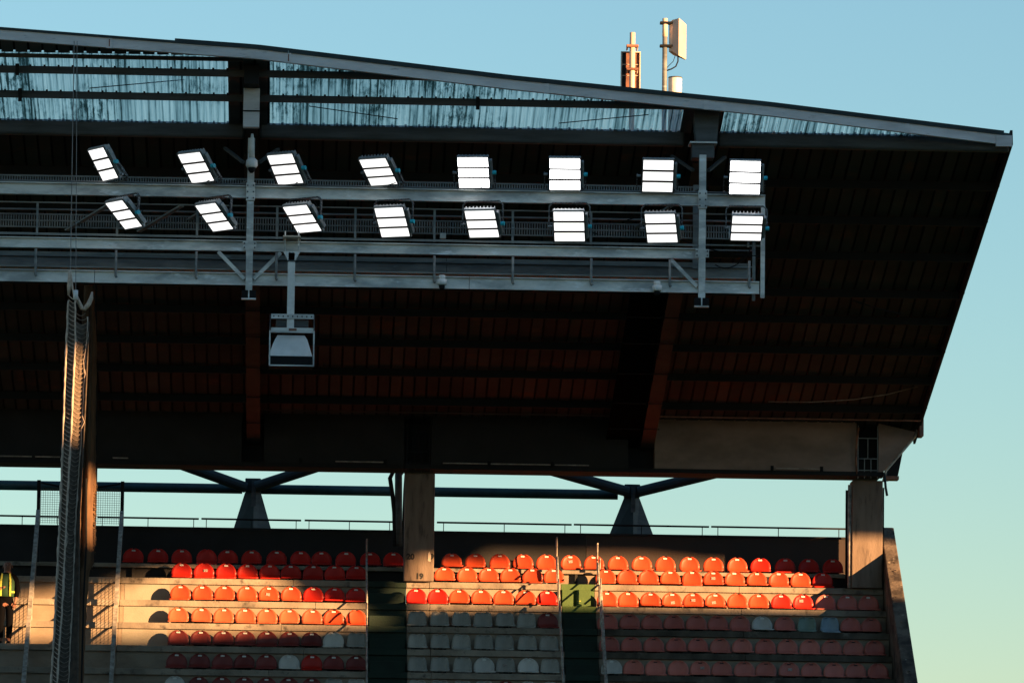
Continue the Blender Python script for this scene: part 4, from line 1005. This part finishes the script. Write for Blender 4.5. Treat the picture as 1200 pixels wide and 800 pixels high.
# ------------------------------------------------------------------ thin cables under the roof
for pts, lab in (([(900+75/4*0,470.5),(950,471),(1000,468),(1040,462),(1078,452)], 'thin pale cable sagging under the right end of the roof'),
                 ([(1000,352),(1030,362),(1056,368)], 'thin dark cable under the roof near the right verge')):
    tag(MB().tube([at(x,y,130.5 if 'pale' in lab else 121.5) for x, y in pts], .010, 5).build('sagging_cable', 'gutter' if 'pale' in lab else 'black', smooth=True), lab, 'cable')
for (a, b_, lab) in (((105,103.5),(216,93.5),'bracing wire rising under the left translucent sheets'),((362,124.5),(466,139.5),'bracing wire falling under the middle translucent sheets'),((655,144.5),(760,134.5),'bracing wire rising under the right translucent sheets')):
    tag(MB().tube([at(*a,113.9), at(*b_,113.6)], .010, 5).build('bracing_wire', 'black'), lab, 'wire')

# ------------------------------------------------------------------ unseen sun mask at right, edges shaped to throw the lit patches
side = thing('sun_mask', 'unseen wall with cut-out edges, added to shape the sunlight on the seats', 'grandstand', (45,95,0))
OX = 40.0
def sunproj(X, Z, Y=133.0):
    t = (OX-X)/SUN.x; return (OX, Y+SUN.y*t, Z+SUN.z*t)
low = [(-40,8.6),(-6.6,10.52),(-2.8,10.66),(1.0,11.0),(2.6,11.50),(6,11.62),(10.5,11.60),(14.5,11.55)]
lowp = [sunproj(*p) for p in low]
y_end = lowp[-1][1]; y_start = lowp[0][1]
MB().prism([(OX,y_end,0)] + [(OX,p[1],p[2]) for p in reversed(lowp)] + [(OX,y_start,0)], (.6,0,0)).build('lower_mask', 'concrete', side)
up_ = [(-40,10.3),(-6.6,11.70),(-3.6,12.12),(-2.8,12.45),(-1.4,12.64),(-.3,12.60),(.35,12.2),(.75,11.75),(1.55,11.12)]
upp = [sunproj(*p) for p in up_]
MB().prism([(OX,p[1],p[2]) for p in upp] + [(OX,upp[-1][1],23.5),(OX,upp[0][1],28.6)], (.5,0,0)).build('upper_mask_left', 'concrete', side)  # no real tower, only an added edge that shades the left seats
up2 = [(1.56,11.12),(2.3,11.9),(2.6,12.76),(4.4,12.80),(5.1,12.98),(6.3,13.04),(6.9,13.5),(11,13.5),(12.3,13.38),(14.5,13.38)]
upp = [sunproj(*p) for p in up2]
MB().prism([(OX,p[1],p[2]) for p in upp] + [(OX,upp[-1][1],22.4),(OX,upp[0][1],23.5)], (.5,0,0)).build('upper_mask_right', 'concrete', side)

MB().box(OX,OX+.6,-10,y_start-.01,0,24).build('side_wall', 'concrete', side)
# the stands on the other sides of the pitch, behind and left of the camera
opp = thing('opposite_stand', 'roofed concrete stand across the pitch behind the viewer, outside the frame', 'grandstand', (0,-30,0))
for k in range(12):
    MB().box(-62,62,-14-1.6*k-1.6,-14-1.6*k,0,1.6+.62*k).build('step_block', 'concrete', opp)
MB().box(-62,62,-38,-37,0,17).build('rear_wall', 'blackwall', opp)
MB().prism([(-62,-22,15.4),(-62,-37,16.8),(-62,-37,17.3),(-62,-22,15.9)], (124,0,0)).build('roof_slab', 'steeldark', opp)
for x in (-60,-30,0,30,60): MB().box(x-.5,x+.5,-36.9,-36,0,16.7).build('column', 'concrete', opp)
lef = thing('left_side_stand', 'roofed concrete stand along the left end of the pitch, outside the frame', 'grandstand', (-60,50,0))
for k in range(10):
    MB().box(-48-1.6*k-1.6,-48-1.6*k,-8,104,0,1.6+.62*k).build('step_block', 'concrete', lef)
MB().box(-68,-67,-8,104,0,15).build('rear_wall', 'blackwall', lef)
MB().prism([(-55,-8,13.6),(-67,-8,15.0),(-67,-8,15.4),(-55,-8,14.1)], (0,112,0)).build('roof_slab', 'steeldark', lef)

S.cycles.max_bounces = 6; S.cycles.diffuse_bounces = 3; S.cycles.glossy_bounces = 2; S.cycles.transmission_bounces = 4
S.cycles.sample_clamp_indirect = 6
